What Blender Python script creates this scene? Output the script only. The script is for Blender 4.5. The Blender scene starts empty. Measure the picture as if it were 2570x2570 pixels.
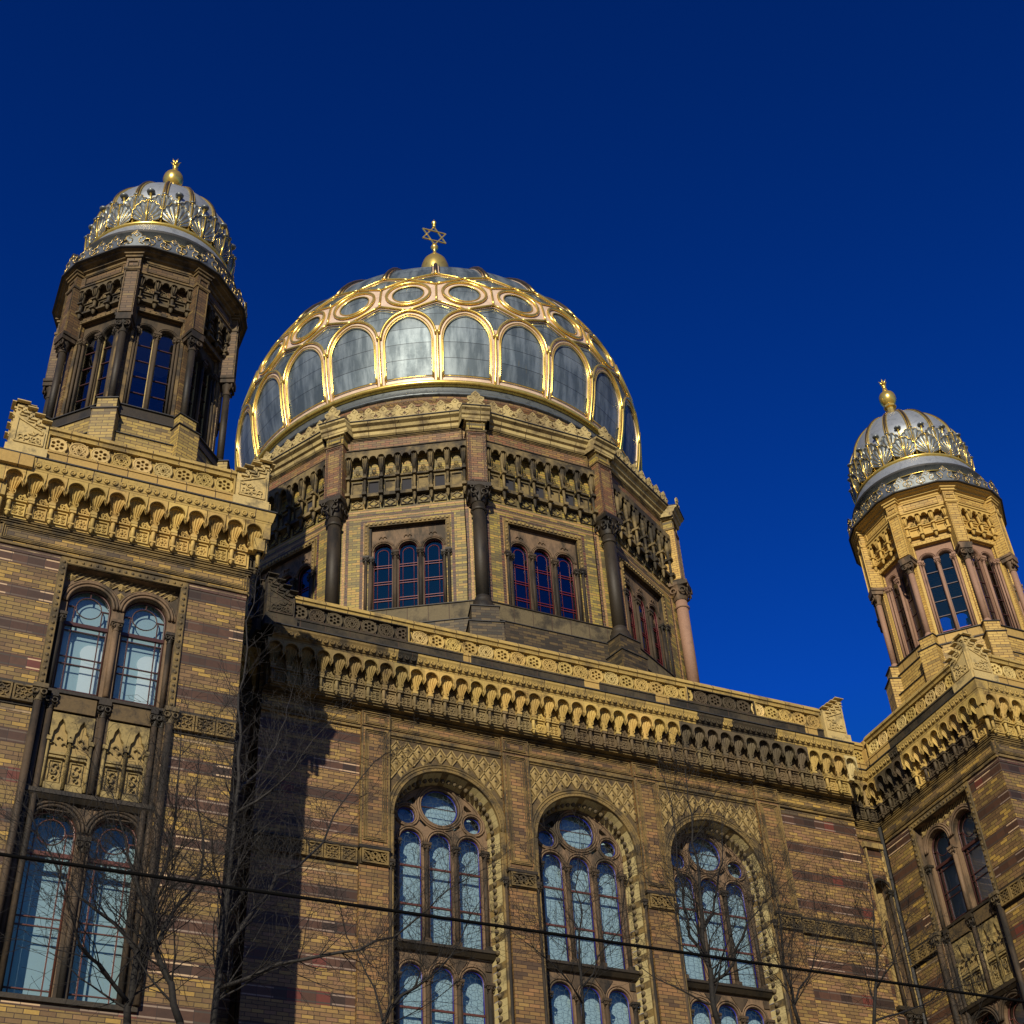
import bpy, math, random
from mathutils import Vector, Matrix
from mathutils.geometry import tessellate_polygon
PI=math.pi
sc=bpy.context.scene
COL=sc.collection
rnd=random.Random(7)

# ------------------------------------------------------------------ tools
class Fr:
    """wall frame: az = direction the wall faces (0 = street side, -90 = left), o = origin"""
    def __init__(s,ox,oy,az=0.):
        a=math.radians(az); s.az=a; s.o=(ox,oy); s.n=(math.sin(a),-math.cos(a)); s.t=(math.cos(a),math.sin(a))
    def P(s,u,w,z): return (s.o[0]+u*s.t[0]+w*s.n[0], s.o[1]+u*s.t[1]+w*s.n[1], z)
    def M(s,u,w,z):
        return Matrix.Translation(Vector(s.P(u,w,z))) @ Matrix.Rotation(s.az,4,'Z')
F0=Fr(0,0,0)
def arc(uc,zc,r,a0,a1,n): return [(uc+r*math.cos(math.radians(a0+(a1-a0)*i/n)), zc+r*math.sin(math.radians(a0+(a1-a0)*i/n))) for i in range(n+1)]
def circ(uc,zc,r,n=20): return arc(uc,zc,r,0,360,n)[:-1]
def arch(uc,hw,z0,zs,n=14): return [(uc+hw,z0)]+arc(uc,zs,hw,0,180,n)+[(uc-hw,z0)]
def rect(u0,u1,z0,z1): return [(u0,z0),(u1,z0),(u1,z1),(u0,z1)]
class MB:
    def __init__(s): s.v=[];s.f=[];s.m=[];s.s=[]
    def add(s,vs,fs,m=0,smooth=False):
        b=len(s.v); s.v+= [tuple(p) for p in vs]
        for f in fs: s.f.append([b+i for i in f]); s.m.append(m); s.s.append(smooth)
        return s
    def box(s,F,u0,u1,w0,w1,z0,z1,m=0):
        vs=[F.P(u,w,z) for z in (z0,z1) for (u,w) in ((u0,w1),(u1,w1),(u1,w0),(u0,w0))]
        s.add(vs,[(0,1,5,4),(1,2,6,5),(2,3,7,6),(3,0,4,7),(4,5,6,7),(3,2,1,0)],m)
    def plate(s,F,outer,holes,w1,w0,m=0,ms=None,back=False,sides=True):
        ms=m if ms is None else ms
        loops=[outer]+list(holes); flat=[p for l in loops for p in l]
        tris=tessellate_polygon([[Vector((p[0],p[1],0)) for p in l] for l in loops])
        A=lambda i:flat[i]
        ft=[]
        for t in tris:
            a,b,c=[A(i) for i in t]
            cr=(b[0]-a[0])*(c[1]-a[1])-(b[1]-a[1])*(c[0]-a[0])
            if abs(cr)<1e-10: continue
            ft.append(tuple(t) if cr>0 else (t[0],t[2],t[1]))
        s.add([F.P(p[0],w1,p[1]) for p in flat],ft,m)
        if back: s.add([F.P(p[0],w0,p[1]) for p in flat],[f[::-1] for f in ft],m)
        if sides:
            for k,l in enumerate(loops):
                ar=sum(l[i][0]*l[(i+1)%len(l)][1]-l[(i+1)%len(l)][0]*l[i][1] for i in range(len(l)))
                ll=l if (ar>0)==(k==0) else l[::-1]
                n=len(ll); s.add([F.P(p[0],w1,p[1]) for p in ll]+[F.P(p[0],w0,p[1]) for p in ll],[(i,i+n,(i+1)%n+n,(i+1)%n) for i in range(n)],ms)
    def prism(s,F,prof,u0,u1,m=0,caps=True,mi=(0,0)):
        """profile of (w,z) extruded along u, ends mitred by mi"""
        n=len(prof); A=[F.P(u0-w*mi[0],w,z) for w,z in prof]; B=[F.P(u1+w*mi[1],w,z) for w,z in prof]; s.add(A+B,[(i,(i+1)%n,(i+1)%n+n,i+n) for i in range(n)],m)
        if caps:
            tr=tessellate_polygon([[Vector((w,z,0)) for w,z in prof]])
            for E,k in ((A,mi[0]),(B,mi[1])):
                if not k: s.add(E,[tuple(t) for t in tr],m)
    def lathe(s,c,prof,n=16,m=0,a0=0,a1=360,smooth=True):
        full=abs(a1-a0-360)<1e-6; k=n if full else n+1; vs=[]
        for i in range(k):
            a=math.radians(a0+(a1-a0)*i/n)
            for r,z in prof: vs.append((c[0]+r*math.sin(a),c[1]-r*math.cos(a),c[2]+z))
        L=len(prof); fs=[]
        for i in range(n):
            j=(i+1)%k
            for q in range(L-1): fs.append((i*L+q,j*L+q,j*L+q+1,i*L+q+1))
        s.add(vs,fs,m,smooth)
    def tube(s,pts,r,n=5,m=0,closed=False,smooth=True,cap=True):
        pts=[Vector(p) for p in pts]; N=len(pts); rs=r if hasattr(r,'__len__') else [r]*N
        vs=[]; pn=None
        for i,p in enumerate(pts):
            a=pts[i-1] if (i>0 or closed) else p; b=pts[(i+1)%N] if (i<N-1 or closed) else p
            t=(b-a); t=t.normalized() if t.length>1e-9 else Vector((0,0,1))
            if pn is None: pn=t.orthogonal().normalized()
            pn=(pn-t*pn.dot(t)); pn=pn.normalized() if pn.length>1e-6 else t.orthogonal().normalized()
            bn=t.cross(pn)
            for k in range(n):
                an=2*PI*k/n; vs.append(p+(pn*math.cos(an)+bn*math.sin(an))*rs[i])
        fs=[]
        for i in range(N if closed else N-1):
            j=(i+1)%N
            for k in range(n): fs.append((i*n+k,i*n+(k+1)%n,j*n+(k+1)%n,j*n+k))
        if cap and not closed: fs.append(tuple(range(n))[::-1]); fs.append(tuple((N-1)*n+k for k in range(n)))
        s.add(vs,fs,m,smooth)
    def sphere(s,c,r,m=0,n=8,k=5,sz=1.,smooth=True):
        s.lathe(c,[(max(1e-4,r*math.sin(PI*i/k)),-r*sz*math.cos(PI*i/k)) for i in range(k+1)],n,m,smooth=smooth)
    def ring(s,F,uc,zc,r,w,tr,m=0,n=18,k=5,a0=0,a1=360):
        cl=abs(a1-a0)>=360
        p=arc(uc,zc,r,a0,a1,n); p=p[:-1] if cl else p
        s.tube([F.P(u,w,z) for u,z in p],tr,k,m,cl)
    def bar(s,F,p,q,w,hw,d=.02,m=0):
        """flat bar in the wall plane between p and q"""
        dx,dz=q[0]-p[0],q[1]-p[1]; L=math.hypot(dx,dz); nx,nz=-dz/L*hw,dx/L*hw
        s.plate(F,[(p[0]-nx,p[1]-nz),(q[0]-nx,q[1]-nz),(q[0]+nx,q[1]+nz),(p[0]+nx,p[1]+nz)],[],w,w-d,m)
    def build(s,name,mats,parent=None,mat=None,color=None):
        me=bpy.data.meshes.new(name); me.from_pydata(s.v,[],s.f)
        for m in (mats if isinstance(mats,(list,tuple)) else [mats]): me.materials.append(m)
        me.polygons.foreach_set('material_index',s.m); me.polygons.foreach_set('use_smooth',s.s)
        uv=me.uv_layers.new(name='UVMap'); me.update()
        for p in me.polygons:
            n=p.normal; h=math.hypot(n.x,n.y)
            if abs(n.z)>.8 or h<1e-6: tx,ty,hz=1,0,True
            else: tx,ty,hz=-n.y/h,n.x/h,False
            for li in p.loop_indices:
                c=me.vertices[me.loops[li].vertex_index].co
                uv.data[li].uv=(c.x,c.y) if hz else (c.x*tx+c.y*ty,c.z)
        me.validate(); me.update()
        o=bpy.data.objects.new(name,me); COL.objects.link(o)
        if parent: o.parent=parent
        if mat is not None: o.matrix_world=mat; o.matrix_local=mat
        if color: o.color=(*color,1)
        return o
def copy(o,parent,M=None,color=None):
    c=o.copy(); COL.objects.link(c); c.parent=parent
    if M is not None: c.matrix_local=M
    if color: c.color=(*color,1)
    return c
def empty(name,loc,label,cat,group=None):
    o=bpy.data.objects.new(name,None); COL.objects.link(o); o.location=loc; o['label']=label; o['category']=cat
    if group: o['group']=group
    return o

# ------------------------------------------------------------------ materials
class N:
    def __init__(s,name):
        s.mat=bpy.data.materials.new(name); s.mat.use_nodes=True; s.t=s.mat.node_tree; s.t.nodes.clear()
        s.out=s.n('ShaderNodeOutputMaterial')
    def n(s,k,**kw):
        x=s.t.nodes.new(k)
        for a,b in kw.items(): setattr(x,a,b)
        return x
    def l(s,a,b): s.t.links.new(a,b)
    def val(s,sock,v):
        if isinstance(v,bpy.types.NodeSocket): s.l(v,sock)
        else: sock.default_value=v
    def math(s,op,a,b=0.,c=0.,clamp=False):
        x=s.n('ShaderNodeMath',operation=op,use_clamp=clamp)
        for i,v in enumerate((a,b,c)): s.val(x.inputs[i],v)
        return x.outputs[0]
    def mix(s,f,a,b,mode='MIX'):
        x=s.n('ShaderNodeMix',data_type='RGBA',blend_type=mode)
        s.val(x.inputs[0],f)
        for i,v in ((6,a),(7,b)): s.val(x.inputs[i],v if isinstance(v,bpy.types.NodeSocket) else (*v,1))
        return x.outputs[2]
    def ramp(s,f,stops,const=False):
        x=s.n('ShaderNodeValToRGB'); r=x.color_ramp
        if const: r.interpolation='CONSTANT'
        while len(r.elements)<len(stops): r.elements.new(1.)
        for e,(p,c) in zip(r.elements,stops): e.position=p; e.color=(*c,1) if hasattr(c,'__len__') else (c,c,c,1)
        s.l(f,x.inputs[0]); return x.outputs[0]
    def noise(s,vec,scale,detail=4.,rough=.55,dim='3D'):
        x=s.n('ShaderNodeTexNoise',noise_dimensions=dim); x.inputs['Scale'].default_value=scale; x.inputs['Detail'].default_value=detail; x.inputs['Roughness'].default_value=rough
        if vec is not None: s.l(vec,x.inputs['Vector'])
        return x.outputs[0]
    def pos(s): return s.n('ShaderNodeNewGeometry').outputs['Position']
    def bsdf(s,col,rough=.7,metal=0.,bump=None,bd=.01,bs=.5,spec=.4):
        b=s.n('ShaderNodeBsdfPrincipled'); s.val(b.inputs['Base Color'],col if isinstance(col,bpy.types.NodeSocket) else (*col,1))
        s.val(b.inputs['Roughness'],rough); s.val(b.inputs['Metallic'],metal); b.inputs['Specular IOR Level'].default_value=spec
        if bump is not None:
            x=s.n('ShaderNodeBump'); x.inputs['Strength'].default_value=bs; x.inputs['Distance'].default_value=bd; s.l(bump,x.inputs['Height']); s.l(x.outputs[0],b.inputs['Normal'])
        s.l(b.outputs[0],s.out.inputs[0]); return b

OLIVE=(.19,.135,.05); YEL=(.42,.27,.075); GOLDB=(.52,.32,.08); BRN=(.10,.062,.04); PUR=(.075,.04,.034); PINK=(.26,.135,.075); DK=(.03,.024,.018); RED=(.12,.032,.02)
def brick(name,clean,dirty,bands=False,dirt=.5,mort=(.040,.024,.015),rh=.083,bw=.25,soot=0.,scale=.55,warm=(1.,1.,1.)):
    """clean/dirty: lists of brick colours; a slow noise chooses between the two"""
    s=N(name); uv=s.n('ShaderNodeUVMap').outputs[0]; sp=s.n('ShaderNodeSeparateXYZ'); s.l(uv,sp.inputs[0]); u,v=sp.outputs[0],sp.outputs[1]
    r=s.math('DIVIDE',v,rh); row=s.math('FLOOR',r); fv=s.math('FRACT',r)
    off=s.math('MULTIPLY',s.math('MODULO',s.math('ABSOLUTE',row),2.),.5)
    c=s.math('ADD',s.math('DIVIDE',u,bw),off); colm=s.math('FLOOR',c); fu=s.math('FRACT',c)
    cv=s.n('ShaderNodeCombineXYZ'); s.l(colm,cv.inputs[0]); s.l(row,cv.inputs[1])
    wn=s.n('ShaderNodeTexWhiteNoise',noise_dimensions='2D'); s.l(cv.outputs[0],wn.inputs['Vector']); w=wn.outputs['Value']
    def pal(cols): return s.ramp(w,[(i/len(cols),(k[0],k[1]*.98,k[2]*.78)) for i,k in enumerate(cols)],True)
    cell=s.n('ShaderNodeVectorMath',operation='MULTIPLY'); s.l(cv.outputs[0],cell.inputs[0]); cell.inputs[1].default_value=(bw,rh*1.7,0)
    big=s.noise(cell.outputs[0],scale,5.,.62); 
    mixf=s.math('SMOOTH_MIN',s.math('MULTIPLY_ADD',s.math('SUBTRACT',s.math('ADD',big,s.math('MULTIPLY',w,.22)),1.06-dirt),6.,.0),1.,.1)
    mixf=s.math('MAXIMUM',mixf,0.)
    base=s.mix(mixf,pal(clean),pal(dirty))
    base=s.mix(.35,base,s.ramp(s.noise(s.pos(),30.,3.),[(.25,.35),(.72,1.)]),'MULTIPLY')
    base=s.mix(.55,base,s.ramp(s.noise(s.pos(),.7,6.,.7),[(.32,.55),(.60,1.1)]),'MULTIPLY')
    mw=s.math('MAXIMUM',s.math('LESS_THAN',fu,.05),s.math('LESS_THAN',fv,.14))
    base=s.mix(mw,base,mort)
    height=s.math('SUBTRACT',1.,mw)
    if bands:
        t=s.math('DIVIDE',s.math('SUBTRACT',v,19.22-.755*30),.755); fr=s.math('MULTIPLY',s.math('FRACT',t),.755); bi=s.math('FLOOR',t)
        inb=s.math('MULTIPLY',s.math('LESS_THAN',fr,.28),s.math('LESS_THAN',v,19.5))
        cu=s.math('ADD',s.math('DIVIDE',u,.30),s.math('MULTIPLY',bi,.37)); ci=s.math('FLOOR',cu)
        cb=s.n('ShaderNodeCombineXYZ'); s.l(ci,cb.inputs[0]); s.l(bi,cb.inputs[1])
        wb=s.n('ShaderNodeTexWhiteNoise',noise_dimensions='2D'); s.l(cb.outputs[0],wb.inputs['Vector'])
        tile=s.ramp(wb.outputs['Value'],[(0,(.062,.030,.017)),(.25,(.082,.040,.022)),(.45,(.032,.018,.011)),(.6,(.070,.034,.019)),(.8,(.050,.026,.015)),(.965,RED)],True)
        tile=s.mix(.4,tile,s.ramp(s.noise(s.pos(),14.,4.),[(.3,.4),(.7,1.)]),'MULTIPLY')
        ln=s.math('MAXIMUM',s.math('MULTIPLY',s.math('GREATER_THAN',fr,.215),s.math('LESS_THAN',fr,.245)),s.math('MULTIPLY',s.math('GREATER_THAN',fr,.03),s.math('LESS_THAN',fr,.06)))
        cl=s.n('ShaderNodeCombineXYZ'); s.l(s.math('FLOOR',s.math('DIVIDE',u,.6)),cl.inputs[0]); s.l(bi,cl.inputs[1]); cl.inputs[2].default_value=3.
        wl=s.n('ShaderNodeTexWhiteNoise',noise_dimensions='3D'); s.l(cl.outputs[0],wl.inputs['Vector'])
        lc=s.ramp(wl.outputs['Value'],[(0,(.05,.04,.03)),(.45,(.10,.075,.055)),(.68,(.22,.17,.13)),(.86,(.45,.33,.2))],True)
        tile=s.mix(ln,tile,lc); tile=s.mix(s.math('LESS_THAN',s.math('FRACT',cu),.03),tile,(.025,.018,.015))
        base=s.mix(inb,base,tile); height=s.math('MAXIMUM',height,inb)
    if soot>0:
        so=s.noise(s.pos(),.9,6.,.7); base=s.mix(s.ramp(so,[(.62-soot*.3,0.),(.72-soot*.2,1.)]),base,s.mix(.8,base,(.13,.11,.1),'MULTIPLY'))
    base=s.mix(1.,base,warm,'MULTIPLY')
    s.bsdf(base,.62,0.,height,.012,.8); return s.mat
def stone(name,base,dark,amt=.5,sc_=2.5,use_obj=False,rough=.75,joint=None,streak=0.,bd=.01,grain=22.):
    s=N(name); p=s.pos()
    if use_obj: b=s.n('ShaderNodeObjectInfo').outputs['Color']; d=s.mix(1.,b,(.30,.27,.25),'MULTIPLY')
    else:
        b=s.n('ShaderNodeRGB'); b.outputs[0].default_value=(*base,1); b=b.outputs[0]; d=dark
    if streak>0:
        mp=s.n('ShaderNodeMapping'); mp.inputs['Scale'].default_value=(1,1,streak); s.l(p,mp.inputs[0]); pv=mp.outputs[0]
    else: pv=p
    n=s.noise(pv,sc_,7.,.68); f=s.ramp(n,[(.68-amt*.4,0.),(.80-amt*.35,1.)])
    c=s.mix(f,b,d); g=s.noise(p,grain,4.,.6); c=s.mix(.5,c,s.ramp(g,[(.25,.5),(.7,1.)]),'MULTIPLY')
    h=g
    if joint:
        uv=s.n('ShaderNodeUVMap').outputs[0]; sp=s.n('ShaderNodeSeparateXYZ'); s.l(uv,sp.inputs[0])
        r=s.math('DIVIDE',sp.outputs[1],joint[1]); cc=s.math('ADD',s.math('DIVIDE',sp.outputs[0],joint[0]),s.math('MULTIPLY',s.math('MODULO',s.math('ABSOLUTE',s.math('FLOOR',r)),2.),.5))
        j=s.math('MAXIMUM',s.math('LESS_THAN',s.math('FRACT',cc),.018/joint[0]),s.math('LESS_THAN',s.math('FRACT',r),.014/joint[1]))
        cv=s.n('ShaderNodeCombineXYZ'); s.l(s.math('FLOOR',cc),cv.inputs[0]); s.l(s.math('FLOOR',r),cv.inputs[1]); wn=s.n('ShaderNodeTexWhiteNoise',noise_dimensions='2D'); s.l(cv.outputs[0],wn.inputs['Vector'])
        c=s.mix(.5,c,s.ramp(wn.outputs['Value'],[(0,.6),(1,1.)]),'MULTIPLY'); c=s.mix(j,c,(.05,.03,.02))
    c=s.mix(1.,c,(1.,.97,.80),'MULTIPLY')
    s.bsdf(c,rough,0.,h,bd,.45); return s.mat

M={}
M['tower_brick']=brick('banded_tower_brick',[(.20,.14,.06),(.25,.175,.07),(.18,.115,.06),(.40,.27,.08),(.15,.095,.05),(.22,.14,.075),(.24,.17,.06)],[BRN,(.15,.10,.055),(.12,.075,.045),OLIVE,(.17,.12,.055)],True,.40,warm=(1.03,.98,.92))
M['facade_brick']=brick('banded_facade_brick',[(.27,.18,.08),(.23,.145,.075),(.34,.235,.085),(.19,.12,.062),(.25,.15,.09),(.30,.2,.08),(.21,.14,.065)],[(.17,.105,.055),(.14,.085,.05),OLIVE,(.20,.13,.065),(.12,.075,.045)],True,.38,warm=(1.05,.98,.95))
M['pilaster_brick']=brick('pinkish_pilaster_brick',[(.24,.15,.06),(.28,.16,.075),(.19,.115,.05),(.25,.17,.065),(.15,.09,.045),(.31,.21,.08)],[(.11,.07,.04),(.16,.10,.05),(.085,.055,.035),(.2,.13,.06)],False,.5,warm=(1.03,.97,.95))
M['frieze_brick']=brick('frieze_brick',[YEL,(.36,.23,.08),(.3,.19,.08),GOLDB],[OLIVE,(.13,.09,.05),(.09,.065,.045),(.17,.12,.06)],False,.56)
M['drum_brick']=brick('yellow_drum_brick',[(.36,.27,.065),(.27,.21,.065),(.40,.26,.075),(.19,.155,.06),(.30,.22,.07)],[(.14,.11,.05),(.22,.18,.06),(.11,.085,.045)],False,.45,(.09,.075,.05))
M['drum_band_brick']=brick('brown_drum_band_brick',[(.22,.13,.07),(.30,.20,.08),(.18,.10,.06),(.36,.24,.08)],[(.13,.08,.05),(.17,.11,.06),(.24,.11,.06)],False,.5)
M['dark_brick']=brick('sooty_plinth_brick',[(.14,.10,.045),(.22,.15,.06),(.10,.07,.04),(.36,.23,.08)],[(.05,.04,.026),(.07,.052,.032),(.12,.085,.04),(.035,.029,.02)],False,.66)
M['clean_brick']=brick('clean_yellow_brick',[(.56,.36,.10),(.50,.31,.085),(.60,.40,.12),(.54,.36,.11)],[(.50,.32,.09),(.56,.36,.1),(.42,.28,.1)],False,.4,(.16,.075,.03))
M['clean_plinth']=brick('patched_yellow_brick',[(.50,.33,.10),(.42,.28,.09),(.54,.37,.12)],[(.06,.045,.04),(.12,.08,.05),(.05,.04,.035)],False,.38,(.13,.065,.03),scale=1.4)
M['turret_plinth']=brick('olive_plinth_brick',[(.40,.29,.09),(.30,.22,.08),(.44,.31,.10),(.34,.25,.09)],[(.14,.10,.06),(.25,.19,.08),(.10,.075,.05)],False,.45,(.10,.06,.035),scale=1.)
M['terra']=stone('terracotta',None,None,.35,3.2,True)
M['terra_y']=stone('yellow_terracotta',(.47,.335,.115),(.22,.16,.075),.42,1.6,joint=(.55,5.))
M['terra_base']=stone('yellow_terracotta_slabs',(.48,.32,.11),(.30,.21,.09),.3,1.,joint=(.6,.4))
M['terra_dk']=stone('sooty_terracotta',(.065,.050,.030),(.018,.015,.010),.6,1.6,joint=(.6,.4))
M['terra_mid']=stone('weathered_terracotta',(.21,.145,.055),(.06,.045,.025),.62,2.)
M['cream']=stone('cream_stone',(.54,.43,.21),(.25,.19,.10),.55,1.6,joint=(.8,9.))
M['cream_trim']=stone('pale_carved_stone',(.52,.40,.19),(.20,.16,.09),.4,3.)
M['sand']=stone('purple_brown_sandstone',(.19,.125,.082),(.05,.038,.027),.58,1.8,streak=.35)
M['sand_dk']=stone('sooty_sandstone',(.068,.046,.029),(.015,.012,.009),.62,2.,streak=.3)
M['sand_lt']=stone('pink_sandstone',(.30,.18,.14),(.20,.12,.10),.3,1.5)
M['soot']=stone('black_soot_stone',(.032,.024,.015),(.012,.010,.007),.5,2.5,streak=.4,rough=.6)
M['sill']=stone('peeling_sill_slabs',(.15,.12,.07),(.05,.04,.026),.5,1.8,joint=(.55,5.))
M['lozenge']=stone('olive_carved_relief',(.31,.225,.095),(.14,.10,.05),.45,3.)
M['lozenge_dk']=stone('dark_relief_ground',(.11,.075,.035),(.045,.032,.018),.5,4.)
M['slab_cream']=stone('archivolt_slab',(.42,.35,.19),(.20,.16,.085),.45,1.6)
M['boss']=stone('flower_boss_stone',(.12,.09,.05),(.05,.04,.03),.5,6.)
M['inlay_dk']=brick('dark_inlay_brick',[PUR,(.06,.03,.028),(.09,.04,.03)],[PUR,(.05,.03,.028),(.13,.05,.035)],False,.5,(.2,.14,.08),.09,.22)
M['inlay_lt']=brick('buff_inlay_brick',[(.46,.27,.12),(.40,.24,.11),(.50,.31,.14)],[(.34,.2,.1),(.42,.26,.12)],False,.4,(.25,.15,.09),.09,.22)
M['band_tile']=brick('red_band_brick',[PUR,(.1,.045,.035),(.08,.04,.034)],[(.05,.03,.026),PUR],False,.5,bw=.36,rh=.2)
M['white_line']=stone('cream_line_brick',(.42,.31,.2),(.14,.10,.07),.6,1.2)

def metal(name,base,rough,streaks=False,dark=None,panel=None,met=1.):
    s=N(name); p=s.pos(); c=s.n('ShaderNodeRGB'); c.outputs[0].default_value=(*base,1); c=c.outputs[0]; h=None; rr=rough
    if streaks:
        tc=s.n('ShaderNodeTexCoord').outputs['Object']; sp=s.n('ShaderNodeSeparateXYZ'); s.l(tc,sp.inputs[0])
        az=s.math('ARCTAN2',sp.outputs[0],s.math('MULTIPLY',sp.outputs[1],-1.))
        cv=s.n('ShaderNodeCombineXYZ'); s.l(s.math('MULTIPLY',az,14.),cv.inputs[0]); s.l(s.math('MULTIPLY',sp.outputs[2],.30),cv.inputs[1])
        st=s.noise(cv.outputs[0],1.5,5.,.65); n2=s.noise(p,2.5,6.,.7)
        c=s.mix(s.ramp(st,[(.40,0.),(.58,1.)]),c,dark); c=s.mix(s.ramp(st,[(.66,0.),(.72,.45)]),c,(.20,.17,.09))
        # sheets: horizontal laps and a tone per sheet
        z=s.math('DIVIDE',sp.outputs[2],panel); zi=s.math('FLOOR',z); sec=s.math('FLOOR',s.math('ADD',s.math('DIVIDE',az,math.radians(15)),.5))
        cw=s.n('ShaderNodeCombineXYZ'); s.l(zi,cw.inputs[0]); s.l(sec,cw.inputs[1]); wn=s.n('ShaderNodeTexWhiteNoise',noise_dimensions='2D'); s.l(cw.outputs[0],wn.inputs['Vector'])
        c=s.mix(.5,c,s.ramp(wn.outputs['Value'],[(0,.55),(1,1.)]),'MULTIPLY')
        j=s.math('LESS_THAN',s.math('FRACT',z),.035/panel*.5); c=s.mix(j,c,(.02,.022,.025))
        rr=s.math('MULTIPLY_ADD',n2,.3,rough-.1)
        h=s.math('ADD',s.math('MULTIPLY',n2,.4),s.math('MULTIPLY',s.math('FRACT',z),.6))
    else:
        n2=s.noise(p,6.,5.,.6); 
        if dark: c=s.mix(s.ramp(n2,[(.5,0.),(.68,.8)]),c,dark)
        rr=s.math('MULTIPLY_ADD',n2,.2,rough-.08)
    s.bsdf(c,rr,met,h,.01,.12); return s.mat
M['zinc']=metal('dome_zinc_sheet',(.22,.265,.28),.46,True,(.10,.13,.145),.62,.50)
M['zinc_plain']=metal('lead_grey_sheet',(.36,.39,.40),.42,False,(.20,.22,.23),None,.55)
M['lead']=metal('dark_lead_leaf',(.17,.19,.19),.40,False,(.07,.08,.08),None,.6)
M['gold']=metal('gilded_metal',(.90,.64,.15),.24,False,(.55,.38,.08),None,.78)
M['gold_dull']=metal('dull_gilding',(.42,.30,.11),.36,False,(.12,.09,.05))
M['lead_roof']=metal('black_flashing',(.035,.034,.032),.6,False,(.02,.02,.02),None,.1)
s=N('copper_pink_band'); pn=s.noise(s.pos(),3.,5.,.7); s.bsdf(s.mix(s.ramp(pn,[(.4,0.),(.75,1.)]),(.66,.52,.40),(.50,.36,.25)),.45,.15); M['pink']=s.mat
s=N('red_brown_paint'); s.bsdf((.085,.028,.018),.45); M['red']=s.mat
s=N('crimson_paint'); s.bsdf((.17,.025,.03),.4); M['crimson']=s.mat
s=N('blue_glass_border'); s.bsdf((.012,.02,.22),.3); M['blue']=s.mat
s=N('dark_brown_paint'); s.bsdf((.05,.018,.015),.45); M['brownbar']=s.mat
s=N('pale_window_backing'); s.bsdf(s.mix(.5,(.34,.47,.48),s.ramp(s.noise(s.pos(),.8,3.),[(.3,.75),(.7,1.)]),'MULTIPLY'),.9); M['backing']=s.mat
s=N('pale_interior_arch'); s.bsdf((.62,.70,.68),.9); M['archpl']=s.mat
s=N('interior_plaster'); s.bsdf((.38,.40,.40),.9); M['plaster']=s.mat
s=N('interior_dark'); s.bsdf((.03,.03,.035),.9); M['dark']=s.mat
def glass(name,leads,tint=(.85,.9,.95),refl=.12):
    s=N(name); tr=s.n('ShaderNodeBsdfTransparent'); tr.inputs[0].default_value=(*tint,1); gl=s.n('ShaderNodeBsdfGlossy'); gl.inputs['Roughness'].default_value=.03
    nz=s.n('ShaderNodeBump'); nz.inputs['Strength'].default_value=.05; s.l(s.noise(s.pos(),3.,2.),nz.inputs['Height']); s.l(nz.outputs[0],gl.inputs['Normal'])
    fr=s.n('ShaderNodeFresnel'); fr.inputs[0].default_value=1.5
    m=s.n('ShaderNodeMixShader'); s.l(s.math('ADD',fr.outputs[0],refl-.04),m.inputs[0]); s.l(tr.outputs[0],m.inputs[1]); s.l(gl.outputs[0],m.inputs[2])
    o=m.outputs[0]
    if leads:
        uv=s.n('ShaderNodeUVMap').outputs[0]; v=s.n('ShaderNodeTexVoronoi',feature='DISTANCE_TO_EDGE',voronoi_dimensions='2D'); v.inputs['Scale'].default_value=7.5; v.inputs['Randomness'].default_value=.62; s.l(uv,v.inputs['Vector'])
        d=s.n('ShaderNodeBsdfDiffuse'); d.inputs[0].default_value=(.05,.075,.10,1)
        m2=s.n('ShaderNodeMixShader'); s.l(s.math('LESS_THAN',v.outputs[0],.024),m2.inputs[0]); s.l(o,m2.inputs[1]); s.l(d.outputs[0],m2.inputs[2]); o=m2.outputs[0]
    s.l(o,s.out.inputs[0]); return s.mat
M['glass']=glass('clear_window_glass',False); M['leaded']=glass('leaded_window_glass',True,(.9,.95,1.)); M['drumglass']=glass('drum_window_glass',False,(.8,.85,.95),.15)
s=N('bare_bark_dark'); s.bsdf(s.ramp(s.noise(s.pos(),25.,4.),[(.3,(.006,.005,.004)),(.8,(.020,.017,.013))]),.85); M['bark']=s.mat
s=N('pale_grey_bark'); s.bsdf(s.ramp(s.noise(s.pos(),18.,4.),[(.35,(.010,.009,.008)),(.6,(.022,.019,.016)),(.8,(.055,.05,.043))]),.8); M['birch']=s.mat
s=N('black_wire'); s.bsdf((.003,.003,.003),.9,spec=.05); M['wire']=s.mat
s=N('asphalt'); s.bsdf(s.ramp(s.noise(s.pos(),6.,5.),[(.3,(.08,.075,.07)),(.8,(.12,.115,.105))]),.9); M['asphalt']=s.mat
s=N('pavement_slabs'); s.bsdf(s.ramp(s.noise(s.pos(),3.,5.),[(.3,(.28,.25,.20)),(.8,(.40,.36,.29))]),.9); M['slab']=s.mat
s=N('bare_ground'); s.bsdf(s.ramp(s.noise(s.pos(),.2,5.),[(.3,(.16,.14,.10)),(.8,(.24,.21,.16))]),.95); M['earth']=s.mat

# ------------------------------------------------------------------ the building
CLEAN=(.47,.335,.115); OLV=(.26,.19,.08); SOOT=(.075,.056,.034); SAND=(.50,.40,.19)
syn=empty('synagogue',(0,0,0),'yellow and brown brick synagogue with a great gilded dome between two domed corner turrets','building')
X=Matrix.Identity(4)

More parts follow.
